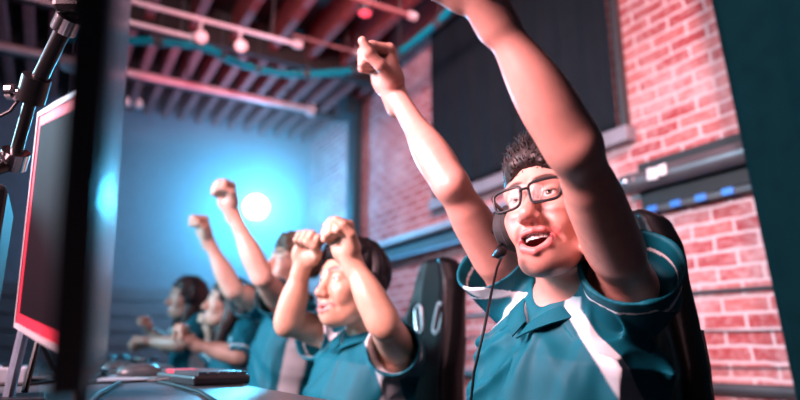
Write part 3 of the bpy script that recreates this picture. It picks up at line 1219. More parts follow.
def brick_material():
    m, nt, b = nodes_of('brick')
    N, L = nt.nodes, nt.links
    tc = N.new('ShaderNodeTexCoord')
    sp = N.new('ShaderNodeSeparateXYZ')
    L.new(tc.outputs['Object'], sp.inputs['Vector'])
    cb = N.new('ShaderNodeCombineXYZ')
    L.new(sp.outputs['Y'], cb.inputs['X']); L.new(sp.outputs['Z'], cb.inputs['Y'])
    wob = N.new('ShaderNodeTexNoise'); wob.inputs['Scale'].default_value = 9
    L.new(cb.outputs['Vector'], wob.inputs['Vector'])
    ws = N.new('ShaderNodeVectorMath'); ws.operation = 'MULTIPLY_ADD'
    ws.inputs[1].default_value = (.022, .022, 0); L.new(wob.outputs['Color'], ws.inputs[0]); L.new(cb.outputs['Vector'], ws.inputs[2])
    bt = N.new('ShaderNodeTexBrick')
    bt.inputs['Scale'].default_value = 1
    bt.inputs['Brick Width'].default_value = .205
    bt.inputs['Row Height'].default_value = .069
    bt.inputs['Mortar Size'].default_value = .0075
    bt.inputs['Mortar Smooth'].default_value = .25
    bt.inputs['Bias'].default_value = -.1
    bt.inputs['Color1'].default_value = (.30, .032, .036, 1)
    bt.inputs['Color2'].default_value = (.44, .13, .12, 1)
    bt.inputs['Mortar'].default_value = (.62, .50, .50, 1)
    L.new(ws.outputs['Vector'], bt.inputs['Vector'])
    # lime bloom in broad patches and fine specks
    n1 = N.new('ShaderNodeTexNoise'); n1.inputs['Scale'].default_value = 2.6; n1.inputs['Detail'].default_value = 6; n1.inputs['Roughness'].default_value = .65
    L.new(cb.outputs['Vector'], n1.inputs['Vector'])
    r1 = N.new('ShaderNodeValToRGB'); r1.color_ramp.elements[0].position = .46; r1.color_ramp.elements[1].position = .66
    r1.color_ramp.elements[1].color = (.75, .75, .75, 1)
    L.new(n1.outputs['Fac'], r1.inputs['Fac'])
    n2 = N.new('ShaderNodeTexNoise'); n2.inputs['Scale'].default_value = 34; n2.inputs['Detail'].default_value = 5
    L.new(cb.outputs['Vector'], n2.inputs['Vector'])
    r2 = N.new('ShaderNodeValToRGB'); r2.color_ramp.elements[0].position = .42; r2.color_ramp.elements[1].position = .72
    L.new(n2.outputs['Fac'], r2.inputs['Fac'])
    mu = N.new('ShaderNodeMath'); mu.operation = 'MULTIPLY_ADD'; mu.inputs[1].default_value = .35
    L.new(r2.outputs['Color'], mu.inputs[0])
    mm = N.new('ShaderNodeMath'); mm.operation = 'MULTIPLY'; mm.inputs[1].default_value = .62
    L.new(r1.outputs['Color'], mm.inputs[0]); L.new(mm.outputs[0], mu.inputs[2])
    mu.use_clamp = True
    mx = N.new('ShaderNodeMix'); mx.data_type = 'RGBA'
    L.new(mu.outputs[0], mx.inputs['Factor']); L.new(bt.outputs['Color'], mx.inputs[6])
    mx.inputs[7].default_value = (.62, .48, .48, 1)
    L.new(mx.outputs[2], b.inputs['Base Color'])
    b.inputs['Roughness'].default_value = .85
    bp = N.new('ShaderNodeBump'); bp.inputs['Strength'].default_value = .8; bp.inputs['Distance'].default_value = .012
    sb = N.new('ShaderNodeMath'); sb.operation = 'MULTIPLY_ADD'; sb.inputs[1].default_value = -1.0
    L.new(bt.outputs['Fac'], sb.inputs[0]); L.new(n2.outputs['Fac'], sb.inputs[2])
    L.new(sb.outputs[0], bp.inputs['Height']); L.new(bp.outputs['Normal'], b.inputs['Normal'])
    return m


def struct(name, m, build, smooth=False):
    mb = MB(); build(mb)
    return tag(mb.build(name, m, None, smooth), kind='structure')


BRICK = brick_material()
CONC = mat('painted_block_wall', (.13, .15, .18), .8, bump=.2, bscale=30)
FLOORM = mat('dark_floor', (.05, .05, .055), .45, bump=.1, bscale=20)
CEILM = mat('dark_ceiling_boards', (.014, .010, .010), .8, bump=.2, bscale=15)
WOOD = mat('joist_wood', (.20, .045, .045), .7, bump=.3, bscale=25, var=.3)
STEEL = mat('painted_steel', (.05, .055, .06), .5, metal=.2)
CLOTHB = mat('black_curtain_cloth', (.007, .012, .016), .85, bump=.3, bscale=200, spec=.15)
DRAPE = mat('teal_drape_cloth', (.0008, .012, .015), .9, bump=.3, bscale=200, spec=.03)
SILL = mat('grey_sill_paint', (.22, .22, .25), .5)
PIPE = mat('pale_pipe_paint', (.62, .58, .60), .4, metal=.2)

W_ = YB - YF
struct('floor', FLOORM, lambda b: b.box(((XL + XW) / 2, (YB + YF) / 2, -.05), (XW - XL + .4, W_ + .4, .1)))
struct('ceiling', CEILM, lambda b: b.box(((XL + XW) / 2, (YB + YF) / 2, ZC + .26), (XW - XL + .4, W_ + .4, .1)))
struct('wall_right', BRICK, lambda b: b.box((XW + .1, (YB + YF) / 2, 1.85), (.2, W_ + .2, 3.70)))
struct('wall_back', CONC, lambda b: b.box(((XL + XW) / 2, YB + .1, 1.85), (XW - XL, .2, 3.70)))
struct('wall_left', CONC, lambda b: b.box((XL - .1, (YB + YF) / 2, 1.85), (.2, W_ + .2, 3.70)))
struct('wall_front', CONC, lambda b: b.box(((XL + XW) / 2, YF - .1, 1.85), (XW - XL, .2, 3.70)))


def boards(b):
    for k in range(9):
        b.box((-.45, YB - .02, .18 + k * .155), (5.8, .04, .135), bevel=.008)


struct('trim_1', mat('board_paint', (.08, .085, .095), .6, bump=.2), boards)
for i in range(17):                              # roof joists parallel with the brick wall
    struct('beam_joist', WOOD, lambda b: b.box((2.45 - i * .34, (4.72 + YF) / 2, ZC + .06), (.07, 4.72 - YF, .29), bevel=.006))
for i in range(32):                              # closer set beyond the cross beam
    struct('beam_joist', WOOD, lambda b: b.box((2.50 - i * .182, (4.78 + YB) / 2, ZC + .02), (.07, YB - 4.78, .29), bevel=.006))
for y in (4.75, 5.75):
    struct('beam_cross', CEILM, lambda b: b.box(((XL + XW) / 2, y, ZC + .0), (XW - XL, .10, .32), bevel=.006))
struct('column', mat('column_steel', (.008, .03, .038), .6, spec=.2), lambda b: (b.box((2.50, 5.30, ZC / 2), (.05, .15, ZC - .06)), b.box((2.56, 5.30, ZC / 2), (.07, .05, ZC - .06)), b.box((2.44, 5.30, 3.3), (.14, .22, .2))))

# window with a dark frame, drawn black curtains
w = tag(MB().box((2.585, 2.03, 2.80), (.05, .035, 1.66)).box((2.585, 3.88, 2.80), (.05, .035, 1.66)).box((2.585, 2.95, 3.60), (.05, 1.88, .05)).build('window_1', STEEL), kind='structure')
sl = MB().box((2.565, 2.95, 1.985), (.08, 1.93, .085), bevel=.006).build('sill', SILL)
sl.parent = w


def cloth(y0, y1, z0, z1, x, amp, waves, seed, slant=0.0):
    n, k = 60, 26
    rg = np.random.default_rng(seed)
    ph = rg.random(4) * 6
    rows = []
    for i in range(k + 1):
        t = i / k
        row = []
        for j in range(n + 1):
            s = j / n
            a = amp * (.35 + .65 * t) * (math.sin(2 * math.pi * waves * s + ph[0] + .6 * math.sin(3 * t + ph[1])) + .45 * math.sin(2 * math.pi * waves * 2.3 * s + ph[2] + t))
            row.append((x - .02 + a - amp, y0 + (y1 - y0) * s + slant * t * (1 - s), z1 + (z0 - z1) * t + .006 * math.sin(9 * s + ph[3]) * t))
        rows.append(row)
    return MB().sheet(rows, .004)


YS = float(onX(521, 150, XW)[1])
tag(cloth(2.06, YS + .02, 2.04, 3.56, 2.575, .005, 4, 3).build('blackout_curtain', CLOTHB, None, True, 0), 'black curtain panel over the brick wall window, nearer half with dark frame edge', 'curtain', 'black window curtains')
tag(cloth(YS, 3.87, 2.05, 3.56, 2.568, .006, 4, 5).build('blackout_curtain', CLOTHB, None, True, 0), 'black curtain panel over the brick wall window, farther half beside bare brick', 'curtain', 'black window curtains')
tag(cloth(-.9, 1.40, .03, 3.40, 2.43, .018, 7, 9, 0).build('stage_drape', DRAPE, None, True, 0), 'tall dark teal drape hanging at right edge, over the brick wall', 'drape')
dr = bpy.data.objects[[o.name for o in bpy.data.objects if o.name.startswith('stage_drape')][0]]
for v in dr.data.vertices:                        # its free edge falls slightly slanted
    if v.co.y > .6:
        v.co.y -= (3.0 - v.co.z) * .065 * (v.co.y - .6) / .8

# roll-up screen case and pipes on the brick wall
sc = empty('wall_mounted_screen', (2.57, 1.2, 1.68), 'black roll-up screen case with white sticker on brick wall', 'screen')
MB().box((2.575, 1.25, 1.685), (.05, 1.42, .235), bevel=.004).build('backing_board', mat('black_board', (.012, .018, .02), .7), sc)
MB().lathe((2.505, 2.02, 1.69), (0, -1, 0), [(0, .030), (.001, .052), (.02, .055), (.10, .055), (.105, .050), (1.45, .050), (1.46, .03)], 28).build('roller_tube', mat('grey_tube', (.11, .11, .12), .38, metal=.4), sc, True)
MB().lathe((2.455, 1.965, 1.695), (-1, 0, 0), [(0, .016), (.012, .016), (.016, .010)], 14).build('knob', CHROME, sc, True)
MB().box((2.449, 1.80, 1.695), (.006, .055, .055), rot=Matrix.Rotation(.1, 3, 'X')).box((2.449, 1.745, 1.70), (.006, .04, .05)).build('sticker', mat('sticker_paper', (.8, .8, .8), .5), sc)
MB().box((2.555, 1.25, 1.545), (.05, 1.42, .03), bevel=.004).build('hem_bar', STEEL, sc)
for k in range(6):
    MB().box((2.552, 1.88 - k * .13, 1.546), (.060, .055, .032), bevel=.004).build('tape_strip', mat('blue_tape', (.02, .16, .55), .4), sc)

r = empty('wall_rail', (2.57, 3.6, 1.72), 'long pale metal rail along brick wall below the curtained window', 'rail')
MB().box((2.53, 3.55, 1.775), (.10, 2.7, .055), bevel=.008).build('rail_top', mat('lavender_metal', (.22, .22, .27), .45), r)
MB().box((2.56, 3.55, 1.70), (.06, 2.7, .09), bevel=.004).build('rail_back', mat('dark_rail_paint', (.03, .05, .07), .6), r)  # rail back in one even dark blue-grey
MB().box((2.53, 3.55, 1.63), (.05, 2.7, .022), bevel=.004).build('cable_strip', mat('pale_blue_strip', (.10, .25, .42), .4), r)
for z, rr, nm, lab in ((1.115, .010, 'wall_cable', 'uppermost thin dark cable strung across brick wall behind the chair'), (.955, .004, 'wall_cable', 'thin dark wire across brick wall, second below the screen case'), (.805, .004, 'wall_cable', 'lowest thin dark wire across brick wall, just above the thick pipe'),
                       (.705, .026, 'wall_pipe', 'thick dark pipe running along the foot of visible brick wall')):
    pts = [(2.6 - rr - .004, y, z + .012 * math.sin(y * 2.1 + z * 9) * (rr < .02)) for y in np.linspace(-.5, 6.6, 30)]
    tag(MB().tube(pts, rr, n=8).build(nm, STEEL, None, True), lab, 'pipe' if rr > .02 else 'cable')

# ------------------------------------------------------------------ up under the roof
def xpipe(name, y, z, x0, x1, rr, label, m, hang=()):
    e = empty(name, ((x0 + x1) / 2, y, z), label, 'pipe')
    MB().tube([(x0, y, z), (x1, y, z)], rr, n=14).build('pipe', m, e, True)
    for x in (x1,):
        MB().lathe((x - .03, y, z), (1, 0, 0), [(0, rr * 1.2), (.001, rr * 1.9), (.06, rr * 1.9), (.07, rr)], 16).build('end_cap', PIPE, e, True)
    for x in hang:
        MB().tube([(x, y, z), (x, y, ZC - .02)], .008, n=8).build('hanger_rod', STEEL, e, True)
    return e


a, bq = onZ(130, 72, 3.1), onZ(310, 110, 3.1)
xpipe('ceiling_pipe', 5.08, 3.1, -3.1, bq[0], .032, 'thick pale pipe slung level under far end of roof', PIPE, (-2.2, -.6, .8, 1.7))
xpipe('lighting_track', 3.99, 3.13, -2.6, 1.40, .016, 'thin pale lighting track with two round spotlights hung below', PIPE, (-1.6, .2, 1.2))
q = onZ(195, 38, 3.02)
xpipe('ceiling_pipe', float(q[1]), 3.02, -2.2, float(q[0]), .016, 'short thin pale pipe under the lighting track, ending near first spotlight', PIPE, (-1.2, float(q[0]) - .1))
q = onZ(412, 16, 3.2)
xpipe('ceiling_pipe', float(q[1]), 3.2, float(onZ(320, -8, 3.2)[0]), float(q[0]), .016, 'thin dark red lit pipe above the nearest man\'s left-hand fist', mat('red_lit_pipe', (.25, .12, .12), .5), (float(q[0]) - .1,))  # the red roof light on this pipe is put into its base colour


q0, q1 = onZ(292, 35, 3.3), onZ(358, 52, 3.3)
xpipe('ceiling_pipe', float(q0[1]), 3.3, float(q0[0]), float(q1[0]), .012, 'short thin red lit bar under the joists beside the track end', mat('red_lit_pipe', (.25, .12, .12), .5), (float(q1[0]) - .1,))


def spotlight(px, py, y, label, rr, m_face):
    c = onY(px, py, y)
    e = empty('ceiling_spotlight', c, label, 'spotlight', 'round spotlights under the roof')
    ax = unit(V(-.1, -1, -.35))
    MB().lathe(c, -ax, [(0, rr * .9), (.004, rr), (.10, rr * .95), (.15, rr * .55), (.16, .01)], 24).build('housing', STEEL, e, True)
    MB().lathe(c + ax * .004, ax, [(0, rr * .86), (.008, rr * .8), (.016, rr * .5), (.02, .004)], 24).build('lens', m_face, e, True)
    MB().tube([c + V(0, .06, rr * .9), c + V(0, .06, rr * 1.5), (c[0], 3.99, 3.13)], .012, n=8).build('stem', PIPE, e, True)
    return e


LAMPF = mat('frosted_lens', (.80, .68, .68), .5)
spotlight(201, 37, 3.96, 'round pale spotlight under the lighting track, nearer the monitor', .052, LAMPF)
spotlight(241, 46, 3.96, 'round pale spotlight under the lighting track, farther from the monitor', .052, LAMPF)
e = empty('dome_lamp', onY(76, 62, 5.0), 'pale dome lamp at the pipe behind the red framed monitor', 'lamp')
c = onY(76, 62, 5.0)
MB().lathe(c + V(0, 0, -.06), (0, 0, 1), [(0, .01), (.002, .10), (.03, .115), (.07, .09), (.11, .03)], 24).build('shade', PIPE, e, True)
MB().tube([c + V(0, 0, .05), V(c[0], c[1], ZC)], .01, n=8).build('stem', STEEL, e, True)
for px, py, lab in ((127, 102, 'small pale bulb under the thick far pipe, first beside the monitor edge'), (139, 104, 'small pale bulb under the thick far pipe, second from the monitor edge')):
    c = onY(px, py, 5.08)
    e = empty('hanging_bulb', c, lab, 'bulb', 'small bulbs under the far pipe')
    MB().lathe(c + V(0, 0, -.035), (0, 0, 1), [(0, .008), (.006, .025), (.03, .032), (.06, .02), (.075, .014)], 18).build('globe', LAMPF, e, True)
    MB().tube([c + V(0, 0, .03), V(c[0], c[1], 3.09)], .006, n=6).build('cord', STEEL, e, True)
c = onZ(365, 13, 3.15)
e = empty('ceiling_spotlight', c, 'small red glowing spotlight above the nearest man\'s left-hand fist', 'spotlight', 'round spotlights under the roof')
MB().lathe(c, (0, 0, 1), [(0, .05), (.10, .05), (.14, .03)], 20).build('housing', STEEL, e, True)
MB().lathe(c, (0, 0, -1), [(0, .044), (.012, .035), (.018, .004)], 20).build('lens', emat('red_lens', (1, .05, .09), 2.2), e, True)
MB().tube([c + V(0, 0, .13), c + V(0, 0, .30)], .012, n=8).build('stem', STEEL, e, True)

# teal hose looping under the roof, banded
hp = [(60, 36), (100, 41), (150, 41), (205, 48), (230, 60), (258, 69), (292, 74), (330, 73), (362, 68), (392, 57), (421, 37), (448, 13), (470, -12)]
hz = [onZ(x, y, 3.14) for x, y in hp]
fine = []
for i in range(len(hz) - 1):
    p0, p1, p2, p3 = hz[max(i - 1, 0)], hz[i], hz[i + 1], hz[min(i + 2, len(hz) - 1)]
    for t in np.linspace(0, 1, 12, endpoint=False):
        fine.append(.5 * (2 * p1 + (p2 - p0) * t + (2 * p0 - 5 * p1 + 4 * p2 - p3) * t * t + (3 * p1 - p0 - 3 * p2 + p3) * t ** 3))
e = empty('roof_hose', fine[len(fine) // 2], 'teal hose looping in an arc under the dark roof towards the brick wall', 'hose')
MB().tube(fine, [.030 if (i % 12) else .036 for i in range(len(fine))], n=12).build('hose', mat('teal_hose_rubber', (.0, .24, .30), .5, spec=.2), e, True)
for i in range(8, len(fine), 17):
    MB().tube(fine[i:i + 3], .043, n=12).build('clamp', STEEL, e, True)
    MB().tube([fine[i + 1], fine[i + 1] * (1, 1, 0) + V(0, 0, ZC)], .005, n=6).build('hanger_wire', STEEL, e, True)

# stage light on the back wall
c = onY(256, 207, 6.25)
LAMP = c
e = empty('stage_light', c, 'blazing white stage light on the far wall glowing cyan', 'stage light')
ax = unit(CAM + V(.1, 0, .3) - c)
MB().lathe(c, -ax, [(0, .165), (.01, .18), (.16, .18), (.22, .12), (.24, .01)], 28).build('housing', STEEL, e, True)
MB().lathe(c + ax * .003, ax, [(0, .125), (.012, .11), (.02, .06), (.024, .004)], 28).build('lens', emat('lamp_glare', (.62, .95, 1.0), 22), e, True)
MB().tube([c + V(.20, .1, 0), c + V(.20, .3, 0), (c[0] + .20, YB, c[2])], .014, n=8).build('bracket', STEEL, e, True)
MB().tube([c + V(-.20, .1, 0), c + V(-.20, .3, 0), (c[0] - .20, YB, c[2])], .014, n=8).build('bracket', STEEL, e, True)

# ------------------------------------------------------------------ desk
d = empty('desk', (-.02, 1.9, 0), 'long dark desk covered with gaming gear, running away along the players', 'desk')
MB().box((-.07, 1.98, TZ - .015), (.98, 5.2, .03), bevel=.004).build('tabletop', mat('desk_laminate', (.055, .065, .075), .32, bump=.05, var=.2, nscale=4), d)
for y in (-.5, 1.20, 2.72, 4.45):
    for x in (-.50, .36):
        MB().box((x, y, (TZ - .03) / 2), (.05, .05, TZ - .03), bevel=.004).build('leg', STEEL, d)

# near monitor: seen along its screen
A, B_, C_ = P(105, 364, .72), P(132, -30, .70), P(86, 398, .29)
nrm = unit(np.cross(B_ - A, C_ - A))
if nrm[0] < 0: nrm = -nrm
D_ = C_ + (B_ - A)
mon = empty('monitor', (float((A + C_)[0] / 2), float((A + C_)[1] / 2), TZ), 'black monitor seen edge-on, tall and blurred, closest to the camera', 'monitor')
back = -nrm * .017
MB().poly([A, B_, D_, C_], back).build('housing', BLACKP, mon)
cen = (A + B_ + C_ + D_) / 4
ins = [cen + (p - cen) * .94 + nrm * .0006 for p in (A, B_, D_, C_)]
MB().poly(ins, nrm * .0012).build('screen', None, mon)
scr, nt, bs = nodes_of('lit_screen')
tcx = nt.nodes.new('ShaderNodeTexCoord'); nzx = nt.nodes.new('ShaderNodeTexNoise'); nzx.inputs['Scale'].default_value = 9
rpx = nt.nodes.new('ShaderNodeValToRGB')
rpx.color_ramp.elements[0].color = (.02, .09, .18, 1); rpx.color_ramp.elements[1].color = (.25, .50, .75, 1)
nt.links.new(tcx.outputs['Object'], nzx.inputs['Vector']); nt.links.new(nzx.outputs['Fac'], rpx.inputs['Fac'])
nt.links.new(rpx.outputs['Color'], bs.inputs['Emission Color']); bs.inputs['Emission Strength'].default_value = .13
bs.inputs['Base Color'].default_value = (.01, .01, .012, 1); bs.inputs['Roughness'].default_value = .25
[o for o in mon.children if o.name.startswith('screen')][0].data.materials.append(scr)
mc = C_ + (A - C_) * .9 + back * 1.25
hz_ = float(mc[2]) + .05
MB().box((mc[0], mc[1], (TZ + hz_) / 2), (.012, .05, hz_ - TZ), bevel=.004).build('stand_neck', BLACKP, mon)
MB().box((mc[0] + .01, mc[1], TZ + .006), (.16, .22, .012), bevel=.004).build('stand_base', BLACKP, mon)

# red-bordered monitor behind it
T0, T1, T2 = P(41, 113, .86), P(17, 327, .86), P(83, 88, .67)
n2 = unit(np.cross(T1 - T0, T2 - T0))
if n2 @ (CAM - T0) < 0: n2 = -n2
rr_ = ray(66, 356); T3 = CAM + rr_ * (((T0 - CAM) @ n2) / (rr_ @ n2))
rm = empty('monitor', (float(((T1 + T3) / 2)[0]), float(((T1 + T3) / 2)[1]), TZ), 'dark monitor with glowing red border, behind the near black monitor', 'monitor')
Q = [T0, T2, T3, T1]
MB().poly(Q, -n2 * .016).build('housing', SILVER, rm)
qc = sum(Q) / 4


def ringed(k0, k1, off, th, name, m):
    mb = MB()
    for i in range(4):
        a0, a1 = Q[i], Q[(i + 1) % 4]
        o0, o1 = qc + (a0 - qc) * k0, qc + (a1 - qc) * k0
        i0, i1 = qc + (a0 - qc) * k1, qc + (a1 - qc) * k1
        mb.poly([p + n2 * off for p in (o0, o1, i1, i0)], n2 * th)
    mb.build(name, m, rm)


ringed(1.0, .955, .0003, .004, 'bezel', SILVER)
ringed(.953, .86, .0003, .002, 'glow_border', emat('red_glow', (.9, .005, .04), .42, (.3, .01, .03)))
MB().poly([qc + (p - qc) * .858 + n2 * .0003 for p in Q], n2 * .0015).build('screen', mat('dark_screen', (.004, .003, .005), .6, spec=.05), rm)
bm_ = (T1 + T3) / 2 - n2 * .045
MB().tube([P(26, 322, .90), P(14, 372, .90), V(*(P(8, 400, .90)[:2]), TZ + .012)], .014, n=10, squash=.6).build('stand_leg', mat('blue_grey_metal', (.30, .40, .50), .3, metal=.6), rm, True)
lp = P(8, 400, .90)
MB().box((lp[0] , lp[1], TZ + .006), (.10, .16, .012), bevel=.004).build('stand_base', BLACKP, rm)

# case and boom arm at the left
cs = empty('equipment_case', (-.19, 1.24, TZ), 'black equipment case on the desk under the boom arm', 'case')
MB().box((-.19, 1.24, TZ + .17), (.22, .24, .34), bevel=.012).build('body', mat('case_black', (.010, .010, .013), .6, bump=.1), cs)
MB().tube([(-.29, 1.115, TZ + .24), (-.29, 1.09, TZ + .24), (-.09, 1.09, TZ + .24), (-.09, 1.115, TZ + .24)], .008, n=8).build('handle', DARKM, cs, True)
topz = TZ + .34
b0 = V(-.145, 1.24, topz)
b1 = P(13, 163, 1.12); b2 = P(33, 92, 1.08); b3 = P(66, 24, 1.03); b4 = P(76, 2, 1.02)
ARMB = mat('arm_black', (.002, .002, .003), .35, spec=.35)
st = empty('boom_arm', b0, 'black jointed boom arm with chrome collars leaning at upper left', 'stand')
MB().lathe(b0, (0, 0, 1), [(0, .055), (.012, .055), (.016, .02), (.05, .018)], 20).build('base_plate', DARKM, st, True)
MB().tube([b0 + V(0, 0, .03), b1], .013, n=12).build('lower_tube', ARMB, st, True)
MB().tube([b1, b2], .0105, n=12).build('middle_tube', ARMB, st, True)
MB().tube([b2, b3, b4], .0135, n=12).build('upper_tube', ARMB, st, True)
u_ = unit(b2 - b1)
MB().lathe(b1 - u_ * .01, u_, [(0, .018), (.002, .024), (.035, .024), (.037, .016)], 18).build('collar', CHROME, st, True)
u2 = unit(b3 - b2)
MB().lathe(b3 - u2 * .015, u2, [(0, .017), (.002, .021), (.03, .021), (.033, .015)], 18).build('collar', CHROME, st, True)
MB().lathe(b2 - u_ * .02, u_, [(0, .015), (.003, .024), (.05, .024), (.053, .015)], 18).build('joint', ARMB, st, True)
MB().lathe(b2 - cR * .02, -cR, [(0, .006), (.012, .006), (.013, .015), (.024, .015), (.026, .008)], 16).build('knob', CHROME, st, True)
MB().lathe(b2 + cR * .015 - cU * .05, cR, [(0, .005), (.012, .005), (.013, .010), (.022, .010)], 14).build('knob', CHROME, st, True)
MB().box(b4 + cU * .015, (.055, .06, .075), rot=np.array([cR, cF, cU]).T, bevel=.01).build('clamp_head', ARMB, st)
MB().lathe(b4 + cR * .02 - cF * .03, -cF, [(0, .006), (.015, .006), (.016, .012), (.024, .012)], 14).build('knob', CHROME, st, True)
loop = [b1 + cR * x * 1.12 / 600 + cU * y * 1.12 / 600 - cF * .025 for x, y in ((3, -2), (-6, 10), (-16, 16), (-20, 28), (-10, 42), (6, 50), (18, 66))]
MB().tube(loop, .003, n=8).build('cable', BLACKP, st, True)

# ------------------------------------------------------------------ desk gear
KEYB = mat('keyboard_shell', (.015, .015, .018), .4)
KEYC = mat('keycap_plastic', (.05, .055, .065), .4)
KEYR = emat('red_backlight', (1, .03, .08), .9, (.3, .02, .03))
PADM = mat('mousepad_cloth', (.32, .36, .40), .42, bump=.2, bscale=400)
MOUSEM = mat('mouse_shell', (.05, .055, .06), .3)


def keyboard(x, y, rot, label, red):
    e = empty('keyboard', (x, y, TZ), label, 'keyboard', 'keyboards on the long desk')
    R = Matrix.Rotation(rot, 3, 'Z')
    L = lambda a, b, c: np.array(R @ Vector((a, b, c))) + V(x, y, TZ)
    MB().box(L(0, 0, .012), (.135, .31, .022), rot=R, bevel=.006).build('shell', KEYB, e)
    kb, kr = MB(), MB()
    for i in range(5):
        for j in range(14):
            if i == 4 and 4 <= j <= 9:
                if j == 6: kb.box(L(-.046 + i * .0235, -.142 + 6.5 * .0219, .0255), (.018, .120, .011), rot=R)
                continue
            tgt = kr if red and ((i < 3 and 8 < j < 12)) else kb
            tgt.box(L(-.046 + i * .0235, -.142 + j * .0219, .0255), (.0185, .0175, .011), rot=R)
    kb.build('keys', KEYC, e)
    if red:
        kr.build('lit_keys', KEYR, e)
    else:
        kr.bm.free()
    MB().tube([L(-.075, 0, .012), L(-.12, .03, .006), L(-.20, .02, .005), L(-.30, .06, .005)], .003, n=6).build('cable', BLACKP, e, True)
    return e


def mouse(x, y, rot, label):
    e = empty('mouse', (x, y, TZ + .004), label, 'mouse', 'computer mice on the long desk')
    M3 = np.array([[math.cos(rot), math.sin(rot), 0], [-math.sin(rot), math.cos(rot), 0], [0, 0, 1]])
    c = V(x, y, TZ + .004)
    F = Field()
    F.add(d_ell(c + V(.008, 0, .010), (.058, .033, .028), M3))
    F.add(d_ell(c + M3.T @ V(-.02, 0, .008), (.040, .030, .020), M3), .015)
    F.cut(d_plane(c + V(0, 0, .001), (0, 0, -1)), .002)
    F.sub(d_box(c + M3.T @ V(-.045, 0, .03), (.03, .0012, .02), M3), .001)
    sdf_mesh('shell', F, c - .08, c + .08, .003, MOUSEM, e)
    MB().lathe(c + M3.T @ V(-.035, -.004, .026), M3.T @ V(0, 1, 0), [(0, .006), (.001, .009), (.007, .009), (.008, .006)], 14).build('wheel', PAD, e, True)
    MB().tube([c + M3.T @ V(-.058, 0, .010), c + M3.T @ V(-.10, .01, .003), c + M3.T @ V(-.18, -.03, .003), c + M3.T @ V(-.30, .02, .001), c + M3.T @ V(-.36, 0, .001)], .0024, n=6).build('cable', BLACKP, e, True)
    return e


def pad(x, y, label):
    o = MB().box((x, y, TZ + .002), (.30, .30, .004), bevel=.0015).build('mousepad', PADM)
    return tag(o, label, 'mousepad', 'mousepads on the long desk')


who = ['smiling man in big headset', 'curly haired player', 'long haired player with two small fists', 'farthest player']
for i, (y, red) in enumerate(((1.60, True), (2.20, False), (2.85, False), (3.50, False))):
    keyboard(.35 if i == 0 else .30, y, .10 - .07 * i, ('keyboard with red lit keys' if red else 'dark keyboard') + ' on desk before the ' + who[i], red)
    pad(.26, y + .36, 'pale mousepad on the desk beside keyboard of the ' + who[i])
    mouse(.25, y + .36, .1 * i, 'dark mouse on the pad of the ' + who[i])

for i, (pl, rr_, lab) in enumerate((
        ([(60, 440), (98, 394), (120, 382), (150, 380), (172, 384), (200, 392), (260, 430)], .004, 'black cable looping on the desk beside the near monitor foot'),
        ([(104, 372), (116, 372), (135, 377), (165, 379), (186, 379)], .003, 'thin black cable curving over the desk towards the red lit keyboard'))):
    pts = [onZ(x, y, TZ + rr_ + .001) for x, y in pl]
    tag(MB().tube(pts, rr_, n=8).build('desk_cable', BLACKP, None, True), lab, 'cable', 'loose cables on the desk')
cl = [P(24, 345, .98), P(30, 330, 1.0), P(22, 352, 1.02), P(15, 385, 1.04), V(*P(22, 395, 1.06)[:2], TZ + .006), V(*onZ(60, 388, TZ + .006)[:2], TZ + .006)]
gl = [V(-.02, 1.36, TZ + .004), V(-.01, 1.42, TZ + .10), V(.02, 1.50, TZ + .05), V(.06, 1.58, TZ + .004), V(.12, 1.72, TZ + .004)]
tag(MB().tube(gl, .006, n=8).build('desk_cable', BLACKP, None, True), 'stiff black cable arched up from the desk under the red bordered monitor', 'cable', 'loose cables on the desk')
gl = [V(-.30, 1.62, TZ + .004), V(-.16, 1.70, TZ + .004), V(-.02, 1.66, TZ + .004), V(.04, 1.78, TZ + .004), V(-.06, 1.95, TZ + .004)]
tag(MB().tube(gl, .004, n=8).build('desk_cable', BLACKP, None, True), 'slack black cable lying flat on the desk under the red bordered monitor', 'cable', 'loose cables on the desk')
BXM = mat('pale_hub_plastic', (.35, .42, .48), .35)
e = empty('cable_hub', (-.06, 1.80, TZ), 'small pale box of sockets on the desk among cables, under the red monitor', 'hub')
MB().box((-.06, 1.80, TZ + .02), (.07, .20, .04), bevel=.006).build('case', BXM, e)
for k in range(4):
    MB().box((-.06, 1.73 + k * .047, TZ + .042), (.035, .03, .006), bevel=.002).build('socket', BLACKP, e)

for k, (x, y, lab) in enumerate(((.34, 2.66, 'tangled bundle of black cables on the desk between the curly haired player and next keyboard'), (.33, 3.34, 'tangled bundle of black cables on the desk by the farthest mousepad'), (.10, 1.95, 'tangled bundle of black cables on the desk behind the red lit keyboard'))):
    rg = np.random.default_rng(20 + k)
    pts = []
    for t in np.linspace(0, 1, 90):
        a = 2 * math.pi * 5.3 * t
        pts.append(V(x + (.055 + .02 * math.sin(7 * t + k)) * math.cos(a), y + (.10 + .03 * math.cos(9 * t)) * math.sin(a + .4 * k), TZ + .006 + .022 * (1 + math.sin(a * .63 + k)) * math.sin(math.pi * t) ** .5))
    tag(MB().tube(pts, .0055, n=6).build('cable_bundle', BLACKP, None, True), lab, 'cable', 'cable bundles on the desk')

# ------------------------------------------------------------------ chairs
LEATH = mat('black_leather', (.004, .004, .005), .42, spec=.16, bump=.15, bscale=350)
MESHC = mat('carbon_weave', (.030, .030, .034), .35, bump=.6, bscale=700, var=.5, nscale=500)


